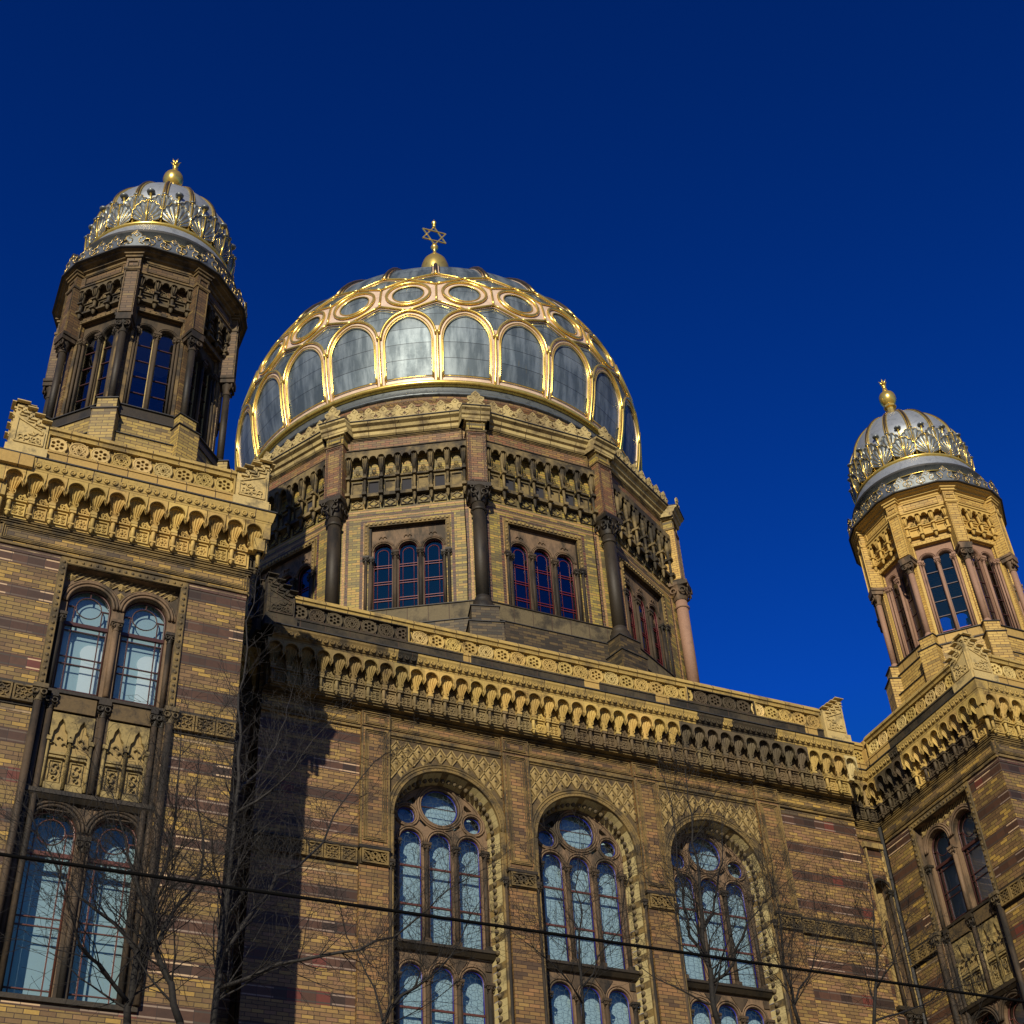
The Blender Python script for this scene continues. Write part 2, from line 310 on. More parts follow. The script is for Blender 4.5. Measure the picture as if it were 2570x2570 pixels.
# --- small repeated ornaments, in the local frame of a street-facing wall
def shell_bm(sp=.38):
    b=MB(); h=sp/2; r=.157; zc=-.235
    rim=[(r*math.cos(t),zc+r*math.sin(t)) for t in [math.radians(205-230*i/32) for i in range(33)]]
    b.plate(F0,[(-h,-.41),(-.172,-.37)]+rim+[(.172,-.37),(h,-.41),(h,0),(-h,0)],[],.31,.23)
    b.box(F0,-h,h,0,.23,-.05,-.001)
    b.tube([F0.P(u,.314,z) for u,z in [(-.165,-.36)]+[(u*1.10,zc+(z-zc)*1.10) for u,z in rim[1:-1]]+[(.165,-.36)]],.013,4)
    n=len(rim); R=7; vs=[F0.P(u,.31,z) for u,z in rim]
    for q in range(R+1):
        t=q/R
        for k,(u,z) in enumerate(rim):
            e=abs(k-16)/16.
            uu=u+(u*.22-u)*t**.85; zz=z+(-.60+(z-zc)*.10-z)*t
            d=.31-(.115-.07*e**3)*(1-t)-.17*t-.02*math.sin(PI*t)
            d+=.016*math.cos(PI*k/2)*math.sin(PI*min(1,.12+t*.86))
            vs.append(F0.P(uu,d,zz))
    b.add(vs,[(i*n+k,(i+1)*n+k,(i+1)*n+k+1,i*n+k+1) for i in range(R+1) for k in range(n-1)])
    for e in (0,n-1):
        sk=[vs[i*n+e] for i in range(R+2)]; b.add(sk+[(p[0]*.6,0,p[2]) for p in sk],[(i,i+1,i+R+3,i+R+2) for i in range(R+1)])
    b.box(F0,-.065,.065,0,.20,-.66,-.60)
    for s in (-1,1): b.tube([F0.P(s*.045,.15,-.56),F0.P(s*.085,.17,-.52),F0.P(s*.075,.18,-.47),F0.P(s*.04,.17,-.48)],.014,4)
    return b
def panel_bm(sp=.38,kind=0):
    b=MB(); h=sp/2
    b.box(F0,-h,h,0,.05,-1.04,-.05)
    b.tube([F0.P(-h,.13,-.99),F0.P(-h,.13,-.66)],.042,8)
    b.box(F0,-h-.06,-h+.06,.0,.19,-.715,-.66); b.box(F0,-h-.055,-h+.055,.0,.18,-1.0,-.965)
    b.lathe(F0.P(-h,.13,-1.05),[(.005,-.03),(.035,0),(.045,.05)],8)
    w=.105
    for z0,z1 in ((-1.0,-.975),(-.72,-.695)): b.box(F0,-w-.025,w+.025,.05,.085,z0,z1)
    for s in (-1,1): b.box(F0,s*(w+.0125)-.0125,s*(w+.0125)+.0125,.05,.085,-.975,-.72)
    b.box(F0,-h+.05,h-.05,.05,.115,-.665,-.64)
    if kind==0:
        for u in (-.05,.05):
            for z in (-.90,-.797): b.ring(F0,u,z,.034,.062,.012,n=10,k=4); b.sphere(F0.P(u,.06,z),.014,n=5,k=3)
    else:
        b.sphere(F0.P(0,.06,-.85),.035,n=7,k=3)
        for i in range(8):
            a=PI/4*i; b.sphere(F0.P(.075*math.cos(a),.055,-.85+.075*math.sin(a)),.022,n=5,k=3)
    for s in (-1,1): b.ring(F0,s*.045,-.585,.034,.07,.013,n=10,k=4)
    b.ring(F0,0,-.52,.03,.07,.012,n=8,k=4); b.ring(F0,0,-.60,.11,.065,.012,n=10,k=4,a0=0,a1=180)
    return b
def rosette_bm(kind):
    b=MB(); r=.195
    if kind==0:
        holes=[circ(.098*math.cos(a),.098*math.sin(a),.042,8) for a in [PI/3*i+PI/6 for i in range(6)]]+[circ(0,0,.028,6)]
        b.plate(F0,circ(0,0,.17,24),holes,.04,.0)
    else:
        b.ring(F0,0,0,.15,.02,.02,n=20,k=4)
        for s in (0,1):
            pt=[(.15*math.cos(a),.15*math.sin(a)) for a in [2*PI/3*i+PI/2+PI*s for i in range(3)]]
            for i in range(3): b.bar(F0,pt[i],pt[(i+1)%3],.035+.003*s,.014,.03)
        b.ring(F0,0,0,.045,.03,.016,n=8,k=4)
    b.ring(F0,0,0,.182,.03,.022,n=24,k=5)
    for a in (45,135,225,315):
        x=.215*math.cos(math.radians(a)); z=.2*math.sin(math.radians(a)); b.sphere(F0.P(x,.03,z),.024,n=6,k=3)
    return b
shell0=shell_bm(); pan=[panel_bm(.38,0),panel_bm(.38,1)]; ros=[rosette_bm(0),rosette_bm(1)]
P0={}
def proto(key,bm,name,mat):
    """first use builds the object, later uses copy it"""
    def put(parent,Mx,color):
        if key not in P0: P0[key]=bm.build(name,mat,parent,Mx,color); return P0[key]
        return copy(P0[key],parent,Mx,color)
    return put
put_shell=proto('sh',shell0,'shell_corbel',M['terra']); put_pan=[proto('p0',pan[0],'relief_panel',M['terra']),proto('p1',pan[1],'relief_panel',M['terra'])]
put_ros=[proto('r0',ros[0],'rosette',M['terra']),proto('r1',ros[1],'rosette',M['terra'])]
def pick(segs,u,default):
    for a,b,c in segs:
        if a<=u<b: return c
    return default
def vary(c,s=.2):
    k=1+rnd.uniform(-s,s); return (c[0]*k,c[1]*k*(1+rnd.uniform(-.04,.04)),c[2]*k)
def cornice(F,u0,u1,n,parent_name='arcaded_cornice',segs=(),bands=(),shells=(),panels=(),drip=.47,ext=(0,0),mit=False):
    """drip edge, scroll band, shell arcade between u0 and u1"""
    b=MB(); mats=[M['terra_y'],M['terra_dk'],M['terra_mid'],M['lead_roof'],M['cream']]
    K=(drip-.315)/.155; kw=lambda w:w if w<=.315 else .315+(w-.315)*K
    cuts=sorted({u0-ext[0],u1+ext[1]}|{x for s in bands for x in s[:2] if u0<x<u1})
    for a,c in zip(cuts,cuts[1:]):
        m=pick(bands,(a+c)/2,0); mi=(mit and a==cuts[0],mit and c==cuts[-1])
        b.prism(F,[(kw(w),z) for w,z in [(0,21.28),(.315,21.28),(.33,21.32),(.36,21.33),(.43,21.47),(.45,21.50),(.46,21.555),(0,21.60)]],a,c,m,mi=mi)
    b.prism(F,[(0,21.558),(drip+.02,21.558),(drip+.02,21.588),(0,21.61)],u0-ext[0],u1+ext[1],3,mi=(mit,mit))
    if mit:
        for s_,uu in ((-1,u0),(1,u1)): b.box(F,*sorted((uu+s_*.19,uu+s_*.327)),.24,.31,20.90,21.28,0); b.box(F,*sorted((uu+s_*.10,uu+s_*.30)),.0,.22,20.60,20.9,0); b.tube([F.P(uu+s_*.16,.13,20.25),F.P(uu+s_*.16,.13,20.62)],.042,8,0)
    b.box(F,u0,u1,-.3,.0,20.2,21.28,2)
    n_=int((u1-u0+ext[0]+ext[1])/.165)
    for i in range(n_):
        u=u0-ext[0]+.08+i*.165; m=pick(bands,u,0); b.ring(F,u,21.405,.048,kw(.405),.02,m,n=9,k=4); 
        b.sphere(F.P(u,kw(.385),21.40),.022,m,5,3)
        b.sphere(F.P(u+.082,kw(.435),21.50),.02,m,4,2)
    o=b.build(parent_name,mats,syn)
    sp=(u1-u0)/n
    for i in range(n+1):
        u=u0+i*sp
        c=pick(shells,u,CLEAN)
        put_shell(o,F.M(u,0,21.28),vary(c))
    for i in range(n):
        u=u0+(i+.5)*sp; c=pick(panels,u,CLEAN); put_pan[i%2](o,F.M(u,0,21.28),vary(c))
    return o
def parapet(F,u0,u1,top=(),mid=(),base=(),rk=0,w=.18):
    b=MB(); mats=[M['terra_base'],M['terra_dk'],M['terra_y']]
    cuts=sorted({u0,u1}|{x for s in list(base) for x in s[:2] if u0<x<u1})
    for a,c in zip(cuts,cuts[1:]):
        b.box(F,a,c,-.3,w+.02,21.58,21.93,pick(base,(a+c)/2,0)); b.prism(F,[(0,21.93),(w+.04,21.93),(w+.04,21.97),(w,22.0),(0,22.0)],a,c,pick(base,(a+c)/2,0))
    cuts=sorted({u0,u1}|{x for s in list(mid) for x in s[:2] if u0<x<u1})
    for a,c in zip(cuts,cuts[1:]):
        m=pick(mid,(a+c)/2,2)
        b.box(F,a,c,-.3,w-.1,22.0,22.44,m); b.box(F,a,c,w-.1,w,22.0,22.02,m); b.box(F,a,c,w-.1,w,22.42,22.44,m)
        for s,uu in ((1,a),(-1,c)): b.box(F,min(uu,uu+s*.03),max(uu,uu+s*.03),w-.1,w+.01,22.02,22.42,m)
    b.prism(F,[(-.3,22.44),(w,22.44),(w+.02,22.49),(w+.06,22.51),(w+.06,22.56),(w-.02,22.66),(-.3,22.70)],u0,u1,2)
    o=b.build('parapet',mats,syn)
    n=round((u1-u0)/.427); sp=(u1-u0)/n
    for i in range(n):
        u=u0+(i+.5)*sp; m=pick(mid,u,2); c=vary((.60,.45,.20) if rnd.random()<.3 else CLEAN) if m==2 else vary(SOOT)
        put_ros[i%2](o,F.M(u,w-.09,22.22),c)
    return o
def acroterion(Fl,sides,mat='cream_trim'):
    """stepped corner block; sides: list of (frame, u of the outer corner, inward sign)"""
    b=MB(); mats=[M[mat],M['zinc_plain']]
    for F,uc,sg in sides:
        pr=[(0,21.90),(.66,21.90),(.66,22.62)]
        st=[(.66,22.62),(.52,22.62),(.52,22.75),(.36,22.75),(.36,22.88),(.20,22.88),(.20,23.0),(-.02,23.0)]
        pts=[(-.0,21.90),(.66,21.90)]+st
        def mp(p): return [(uc+sg*a,z) for a,z in p]
        b.box(F,*sorted((uc+sg*-.04,uc+sg*.72)),-.12,.29,21.585,21.90)
        b.plate(F,mp(pts),[],.22,-.12,back=True)
        inner=[(.05,22.0),(.60,22.0),(.60,22.36),(.05,22.62)]
        # nested zigzag mouldings following the stepped top
        for q_,(off,wd) in enumerate(((.10,.27),(.17,.25))):
            zz_=[(max(.0,x-off*.8),z-off) for x,z in st]
            for p_,q2 in zip(zz_,zz_[1:]):
                if abs(p_[0]-q2[0])+abs(p_[1]-q2[1])>.02: b.bar(F,(uc+sg*p_[0],p_[1]),(uc+sg*q2[0],q2[1]),wd,.024 if q_==0 else .014,.08)
        for p,q in zip(inner,inner[1:]+inner[:1]): b.bar(F,(uc+sg*p[0],p[1]),(uc+sg*q[0],q[1]),.245,.014,.03)
        r2=random.Random(5)
        for _ in range(13):
            a=r2.uniform(.13,.54); z=r2.uniform(22.06,22.36); b.ring(F,uc+sg*a,z,r2.uniform(.03,.06),.235,.013,n=9,k=4,a0=r2.uniform(0,180),a1=r2.uniform(380,480))
        for (a0,a1,z0) in ((.50,.70,22.625),(.34,.54,22.755),(.18,.38,22.885),(-.05,.22,23.005)): b.box(F,*sorted((uc+sg*a0,uc+sg*a1)),-.15,.33,z0,z0+.022,0)
    b.build('corner_block',mats,syn)
def lattice_tiles(b,F,u0,u1,z0,z1,w,m=0,m2=1,n=None):
    n=n or max(1,round((u1-u0)/.37)); s=(u1-u0)/n
    b.box(F,u0,u1,-.05,w-.03,z0,z1,m2)
    for i in range(n):
        a=u0+i*s; c=a+s; g=.012
        for p in ((a+g,c-g,z0,z0+.035),(a+g,c-g,z1-.035,z1)): b.box(F,p[0],p[1],w-.03,w+.01,p[2],p[3],m)
        for p in ((a+g,a+.045),(c-.045,c-g)): b.box(F,p[0],p[1],w-.03,w+.01,z0+.035,z1-.035,m)
        u_,U_,z_,Z_=a+.06,c-.06,z0+.05,z1-.05; mu,mz=(u_+U_)/2,(z_+Z_)/2
        for p,q in (((u_,z_),(U_,Z_)),((u_,Z_),(U_,z_)),((u_,mz),(mu,Z_)),((mu,Z_),(U_,mz)),((U_,mz),(mu,z_)),((mu,z_),(u_,mz))): b.bar(F,p,q,w-.005,.012,.03,m)
def mould(b,F,u0,u1,z,m=0,w=0.,k=3,dz=.045):
    for i in range(k): b.box(F,u0,u1,w-.04,w+.05-.014*i,z-dz*i-.018,z-dz*i+.004,m)
def framed(b,F,u0,u1,z0,z1,w,m=0,k=2,t=.02,gap=.03):
    for i in range(k):
        o=i*(t+gap); d=w+.03-.01*i
        b.box(F,u0+o,u1-o,w-.03,d,z1-o-t,z1-o,m); b.box(F,u0+o,u1-o,w-.03,d,z0+o,z0+o+t,m)
        b.box(F,u0+o,u0+o+t,w-.03,d,z0+o+t,z1-o-t,m); b.box(F,u1-o-t,u1-o,w-.03,d,z0+o+t,z1-o-t,m)
def capital(b,F,u,w,z0,z1,r,m=0):
    h=z1-z0
    b.lathe(F.P(u,w,z0),[(r*1.05,0),(r*1.25,h*.05),(r*1.05,h*.1),(r*1.1,h*.3),(r*1.7,h*.72)],8,m)
    b.box(F,u-r*1.9,u+r*1.9,w-r*1.9,w+r*1.9,z0+h*.72,z1,m)
    for s in (-1,1):
        b.ring(F,u+s*r*1.05,z0+h*.52,h*.16,w+r*1.35,h*.06,m,n=7,k=4)
        for q in (-1,1): b.ring(F,u+s*r*1.2,z0+h*.28,h*.1,w+r*.95,h*.05,m,n=6,k=3)

# ------------------------------------------------------------------ centre facade
FC=Fr(0,0,0); W3=3.463
def build_facade():
    b=MB(); holes=[arch(k*W3,1.27,11.2,17.62,24) for k in (-1,0,1)]
    b.plate(FC,rect(-7.85,7.85,8.,20.25),holes,0,-.42,0,1)
    b.box(FC,-7.85,7.85,-.42,0,0,8.,0)
    # side returns and recessed strips next to the towers
    for s in (-1,1):
        Fs=Fr(s*7.85,0,90*s); L=(-.82,0) if s<0 else (0,.82)
        b.box(FC,*sorted((s*7.85,s*7.45)),-.82,-.42,0,21.3,0)
    wall=b.build('facade_wall',[M['facade_brick'],M['sand']],syn)
    # stone mouldings, frieze panels
    f=MB(); mm=[M['terra_mid'],M['lozenge'],M['lozenge_dk'],M['soot'],M['frieze_brick'],M['pilaster_brick'],M['white_line'],M['cream_trim'],M['boss'],M['sand_dk']]
    for z in (20.22,20.17,20.12): f.box(FC,-7.86,7.86,-.02,.14-(20.22-z)*1.2,z-.022,z,0)
    edges=[-7.85,-5.53,-4.86,-2.07,-1.39,1.39,2.07,4.86,5.53,7.85]
    for i in range(0,9):
        a,c=edges[i],edges[i+1]; pil=i%2==1
        if not pil:
            f.box(FC,a+.0,c-.0,-.02,.02,19.70,20.10,5 if i not in (0,8) else 4); framed(f,FC,a+.03,c-.03,19.75,20.09,.02,0,3,.016,.026)
            f.box(FC,a,c,-.02,.06,19.66,19.70,0)
            if i in (0,8): f.box(FC,a,c,-.02,.006,19.50,19.66,4)
    for k in range(4):
        uc=(k-1.5)*W3
        f.box(FC,uc-.34,uc+.34,-.02,.10,16.72,20.10,5)
        framed(f,FC,uc-.335,uc+.335,19.70,20.08,.10,0,1,.02); framed(f,FC,uc-.26,uc+.26,19.76,20.02,.10,0,2,.016,.02)
        framed(f,FC,uc-.26,uc+.26,16.85,19.62,.10,0,3,.018,.022)
        f.box(FC,uc-.34,uc-.30,.09,.115,16.72,19.66,0); f.box(FC,uc+.30,uc+.34,.09,.115,16.72,19.66,0)
        # block with lattice and the pier below it
        f.box(FC,uc-.36,uc+.36,-.02,.17,16.64,16.71,3); f.box(FC,uc-.33,uc+.33,-.02,.14,16.28,16.64,0); lattice_tiles(f,FC,uc-.31,uc+.31,16.30,16.62,.17,0,2,1)
        for j in range(-2,3):
            f.bar(FC,(uc+j*.1-.07,16.36),(uc+j*.1+.07,16.56),.165,.01,.02,0); f.bar(FC,(uc+j*.1+.07,16.36),(uc+j*.1-.07,16.56),.166,.01,.02,0)
        f.box(FC,uc-.33,uc+.33,-.02,.10,8.,16.28,5)
        for s in (-1,1):
            if abs(uc+s*.4)<5.3: f.tube([FC.P(uc+s*.385,.05,8.),FC.P(uc+s*.385,.05,16.25)],.042,7,9); capital(f,FC,uc+s*.385,.05,16.25,16.5,.042,3)
    for a,c in ((-7.85,-5.56),(5.56,7.85)):
        f.box(FC,a,c,-.02,.08,16.66,16.71,3); lattice_tiles(f,FC,a+.02,c,16.30,16.64,.08,0,2)
        f.box(FC,a,c,-.02,.006,16.20,16.28,0); f.box(FC,a,c,-.02,.009,16.02,16.06,6)
    # lozenge fields over the three arches
    for k in (-1,0,1):
        cu=k*W3; f.box(FC,cu-1.39,cu+1.39,-.02,.08,19.60,19.66,0); mould(f,FC,cu-1.37,cu+1.37,19.60,0,0,2,.03)
        fld=[(cu-1.39,17.5)]+[(cu-1.43,17.62)]+[(cu+1.43*math.cos(t),17.62+1.43*math.sin(t)) for t in [PI-PI*i/24 for i in range(25)]]+[(cu+1.39,17.5),(cu+1.39,19.56),(cu-1.39,19.56)]
        fld=[p for p in fld if abs(p[0]-cu)<=1.3901]
        f.plate(FC,fld,[],.01,-.0,2,sides=False)
        def ok(u,z,r=1.46): return abs(u-cu)<1.38 and 17.5<z<19.55 and math.hypot(u-cu,z-17.62)>r
        dw,dh=.135,.20
        for i in range(-11,12):
            for j in range(0,12):
                if (i+j)%2: continue
                u=cu+i*dw; z=17.5+j*dh
                if ok(u,z,1.52) and z<19.5:
                    s_=.78; vs=[FC.P(u-dw*s_,.014,z),FC.P(u,.014,z-dh*s_),FC.P(u+dw*s_,.014,z),FC.P(u,.014,z+dh*s_),FC.P(u-dw*.3,.045,z),FC.P(u,.045,z-dh*.3),FC.P(u+dw*.3,.045,z),FC.P(u,.045,z+dh*.3)]
                    f.add(vs,[(0,1,5,4),(1,2,6,5),(2,3,7,6),(3,0,4,7),(4,5,6,7)],1)
                    f.sphere(FC.P(u,.05,z),.03,2,5,3)
                for di,dj in ((1,1),(-1,1)):
                    # lattice bars run between the lozenges
                    p=(u-di*0,z-dh*1.0+0); 
                    a_=(u,z-dh); q_=(u+di*dw,z)
                    if ok(*a_,1.44) and ok(*q_,1.44): f.bar(FC,a_,q_,.045,.016,.04,1)
    return wall,f.build('facade_dressing',mm,wall)
facade,dressing=build_facade()

def lancet_tracery(win=True):
    """stone tracery of one big window: three lancets, three roundels above, three lower lights"""
    b=MB(); c3=(-.70,0,.70)
    holes=[arch(u,.265,14.92,17.32,12) for u in c3]+[circ(0,18.24,.455,24)]+[circ(s*.80,17.93,.215,16) for s in (-1,1)]
    tri=[[(-.50,17.83),(-.36,17.70),(-.28,17.77),(-.42,17.93)],[(.50,17.83),(.42,17.93),(.28,17.77),(.36,17.70)],
         [(-.62,18.42),(-.80,18.27),(-.66,18.24),(-.58,18.30)],[(.62,18.42),(.58,18.30),(.66,18.24),(.80,18.27)]]
    low=[arch(u,.265,11.4,14.24,12) for u in c3]
    b.plate(F0,arch(0,1.15,11.3,17.62,26),holes+tri+low,-.42,-.57,0,0)
    for u in c3: 
        for r,w,t in ((.285,-.41,.022),(.335,-.40,.018)):
            b.ring(F0,u,17.32,r,w,t,0,14,5,0,180); b.ring(F0,u,14.24,r,w,t,0,14,5,0,180)
    for r,w,t in ((.475,-.41,.025),(.53,-.40,.03),(.58,-.41,.02)): b.ring(F0,0,18.24,r,w,t,0,26,5)
    for s in (-1,1):
        for r,w,t in ((.235,-.41,.02),(.28,-.40,.026)): b.ring(F0,s*.80,17.93,r,w,t,0,18,5)
    b.ring(F0,0,17.62,1.13,-.41,.022,0,30,5,0,180)
    for u in (-1.05,-.35,.35,1.05):
        r=.05
        b.tube([F0.P(u,-.39,14.95),F0.P(u,-.39,17.05)],r,9,1); capital(b,F0,u,-.39,17.05,17.27,.05,1); b.box(F0,u-.07,u+.07,-.45,-.30,14.93,15.03,1)
        b.tube([F0.P(u,-.39,11.4),F0.P(u,-.39,14.02)],r,9,1); capital(b,F0,u,-.39,14.02,14.22,.05,1)
    b.box(F0,-1.26,1.26,-.45,-.22,14.84,14.90,2); b.prism(F0,[(-.45,14.72),(-.33,14.74),(-.24,14.84),(-.45,14.84)],-1.2,1.2,2)
    for u in (-.35,.35):
        b.plate(F0,[(u-.22,14.68),(u,14.36),(u+.22,14.68)],[],-.395,-.42,1)
    for u in (-1.05,1.05): b.box(F0,u-.07,u+.07,-.42,-.39,14.5,14.68,1)
    return b
def make_window():
    o=lancet_tracery().build('window_tracery',[M['sand'],M['sand_dk'],M['soot']],syn,X)
    c3=(-.70,0,.70)
    # archivolt: moulded brick ring, splayed band of slabs with flower bosses
    b=MB(); b.plate(F0,arch(0,1.42,17.2,17.62,30)[:]+[(-1.27,17.2)]+[(p[0],p[1]) for p in arc(0,17.62,1.27,180,0,30)]+[(1.27,17.2)],[],.06,-.01,0)
    for r,t in ((1.435,.022),(1.37,.02),(1.29,.022)): b.ring(F0,0,17.62,r,.06,t,0,32,5,0,180)
    for i in range(46):
        a=PI*i/45; b.bar(F0,(1.30*math.cos(a),17.62+1.30*math.sin(a)),(1.36*math.cos(a),17.62+1.36*math.sin(a)),.066,.004,.01,3)
    path=[(1.27,z) for z in [11.3+.158*i for i in range(40)]]+arc(0,17.62,1.27,0,180,25)+[(-1.27,17.62-.158*i) for i in range(1,40)]
    k=1.15/1.27
    for i,(p,q) in enumerate(zip(path,path[1:])):
        def inn(t): return (t[0]*k,17.62+(t[1]-17.62)*k) if t[1]>17.62 else (t[0]*k,t[1])
        g=.03; p2=(p[0]+(q[0]-p[0])*g,p[1]+(q[1]-p[1])*g)
        a,c,d,e=p2,q,inn(q),inn(p2)
        lt=1 if (i*7)%5 else 0
        b.add([F0.P(a[0],0,a[1]),F0.P(c[0],0,c[1]),F0.P(d[0],-.42,d[1]),F0.P(e[0],-.42,e[1])],[(0,1,2,3)],1 if i%4 else 0)
        m=((a[0]+c[0]+d[0]+e[0])/4,(a[1]+c[1]+d[1]+e[1])/4)
        m=(m[0]*.985,17.62+(m[1]-17.62)*.985) if m[1]>17.62 else (m[0]*.985,m[1])
        b.sphere(F0.P(m[0],-.20,m[1]),.058,2,7,4); b.sphere(F0.P(m[0]*.97,-.19,m[1] if m[1]<17.62 else 17.62+(m[1]-17.62)*.97),.03,2,5,3)
    for s in (-1,1): b.box(F0,s*1.33-.06,s*1.33+.06,-.02,.05,11.3,17.2,0); b.tube([F0.P(s*1.30,.04,11.3),F0.P(s*1.30,.04,17.3)],.03,6,0)
    b.build('bossed_archivolt',[M['terra_mid'],M['slab_cream'],M['boss'],M['lozenge_dk']],o,X)
    g=MB()
    for u in c3:
        g.plate(F0,arch(u,.27,14.92,17.32,12),[],-.50,-.51,0,sides=False); g.plate(F0,arch(u,.27,11.4,14.24,12),[],-.50,-.51,0,sides=False)
    g.plate(F0,circ(0,18.24,.46,24),[],-.50,-.51,0,sides=False)
    for s in (-1,1): g.plate(F0,circ(s*.8,17.93,.22,16),[],-.50,-.51,0,sides=False)
    g.build('leaded_glass',M['leaded'],o,X)
    r=MB()
    for u in c3:
        for z in (16.72,15.82,13.55,12.6): r.box(F0,u-.26,u+.26,-.495,-.455,z-.022,z+.022,0)
        for z0,zs in ((14.92,17.32),(11.4,14.24)):
            r.tube([F0.P(a,-.485,z) for a,z in arch(u,.248,z0,zs,12)],.016,4,1)
            r.tube([F0.P(a,-.47,z) for a,z in arch(u,.262,z0,zs,12)],.012,4,0)
    r.ring(F0,0,18.24,.44,-.485,.016,1,24,4); r.box(F0,-.45,.45,-.49,-.475,18.235,18.25,2)
    for s in (-1,1): r.ring(F0,s*.8,17.93,.20,-.485,.014,1,16,4)
    r.build('glazing_bars',[M['red'],M['blue'],M['brownbar']],o,X)
    p=MB(); p.box(F0,-1.3,1.3,-.76,-.72,11.2,18.85)
    p.build('window_backing',M['backing'],o,X)
    return o
def copy_tree(o,parent,Mx):
    c=copy(o,parent,Mx)
    for ch in list(o.children): copy(ch,c,ch.matrix_local.copy(),tuple(ch.color)[:3])
    return c
w0=make_window(); w0.matrix_local=FC.M(-W3,0,0)
for k in (0,1): copy_tree(w0,syn,FC.M(k*W3,0,0))

# cornice and parapet of the centre block
FCc=Fr(0,-.22,0)
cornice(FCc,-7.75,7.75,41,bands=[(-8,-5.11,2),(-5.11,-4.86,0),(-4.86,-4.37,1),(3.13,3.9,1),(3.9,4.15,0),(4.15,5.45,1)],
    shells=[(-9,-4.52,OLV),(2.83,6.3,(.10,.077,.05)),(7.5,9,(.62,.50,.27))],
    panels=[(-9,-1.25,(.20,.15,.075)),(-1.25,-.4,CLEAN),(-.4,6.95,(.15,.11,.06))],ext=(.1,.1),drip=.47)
b=MB(); b.box(FC,-7.84,7.84,-.02,.21,20.22,21.28); b.build('cornice_backing',M['terra_mid'],syn)
parapet(FCc,-7.42,7.12,mid=[(-9,-4.54,1),(3.06,5.08,1)],base=[(-9,-3.14,1),(-2.94,.09,1),(.5,2.09,1),(2.48,6.53,1),(6.91,7.2,1)],w=.24)
FCc2=Fr(0,-.30,0)
acroterion(FCc,[(FCc2,-8.02,1),(Fr(-7.88,0,-90),.25,-1)],'terra_dk'); acroterion(FCc,[(FCc2,7.84,-1),(Fr(7.74,0,90),-.25,1)])
b=MB(); b.box(FC,-7.85,7.85,-9.,-.1,21.2,21.58); b.build('flat_roof',M['lead_roof'],syn)

# recessed strips between centre block and towers
for s in (-1,1):
    Fr_=Fr(0,.82,0); a,c=sorted((s*7.85,s*9.34))
    b=MB(); cu=s*8.95
    b.plate(Fr_,rect(a,c,0,21.3),[arch(cu,.24,15.2,18.3,12)],0,-.3,0,1)
    b.box(Fr_,cu-.3,cu+.3,-.34,-.3,15.1,18.6,2)
    wl=b.build('recessed_wall',[M['facade_brick'],M['sand'],M['lozenge']],syn)
    b=MB()
    framed(b,Fr_,a+.03,c-.03,19.72,20.12,.02,0,3,.02,.025); mould(b,Fr_,a,c,20.22,0,.04,3,.045)
    b.box(Fr_,cu-.34,cu+.34,.0,.10,19.45,19.60,1); b.box(Fr_,cu-.30,cu-.25,.0,.06,15.1,19.45,1); b.box(Fr_,cu+.25,cu+.31,.0,.06,15.1,19.45,1)
    for r in (.27,.31): b.ring(Fr_,cu,18.3,r,.03,.022,2,12,5,0,180)
    b.tube([Fr_.P(cu,-.1,15.2),Fr_.P(cu,-.1,17.5)],.045,8,2); b.tube([Fr_.P(cu+.2,.03,15.2),Fr_.P(cu+.2,.03,18.1)],.045,8,2); capital(b,Fr_,cu+.2,.03,18.1,18.3,.045,3)
    b.box(Fr_,cu-.4,cu+.4,-.3,.14,15.08,15.18,3); b.tube([Fr_.P(cu-.1,.05,8),Fr_.P(cu-.1,.05,14.8)],.06,8,2); b.tube([Fr_.P(cu+.12,.05,8),Fr_.P(cu+.12,.05,14.8)],.06,8,2)
    for q in (-.1,.12): capital(b,Fr_,cu+q,.05,14.8,15.08,.06,3)
    for j in range(16): b.box(Fr_,c-.16 if s>0 else a,c if s>0 else a+.16,0,.03,15.2+j*.28,15.34+j*.28,4)
    b.build('niche_frame',[M['terra_mid'],M['lozenge'],M['sand_dk'],M['soot'],M['cream_trim']],wl)
    cornice(Fr_,a,c,4,shells=[(8.5,9,OLV),(7,8.6,SOOT)],panels=[(-10,10,SOOT)])
    parapet(Fr_,a,c)

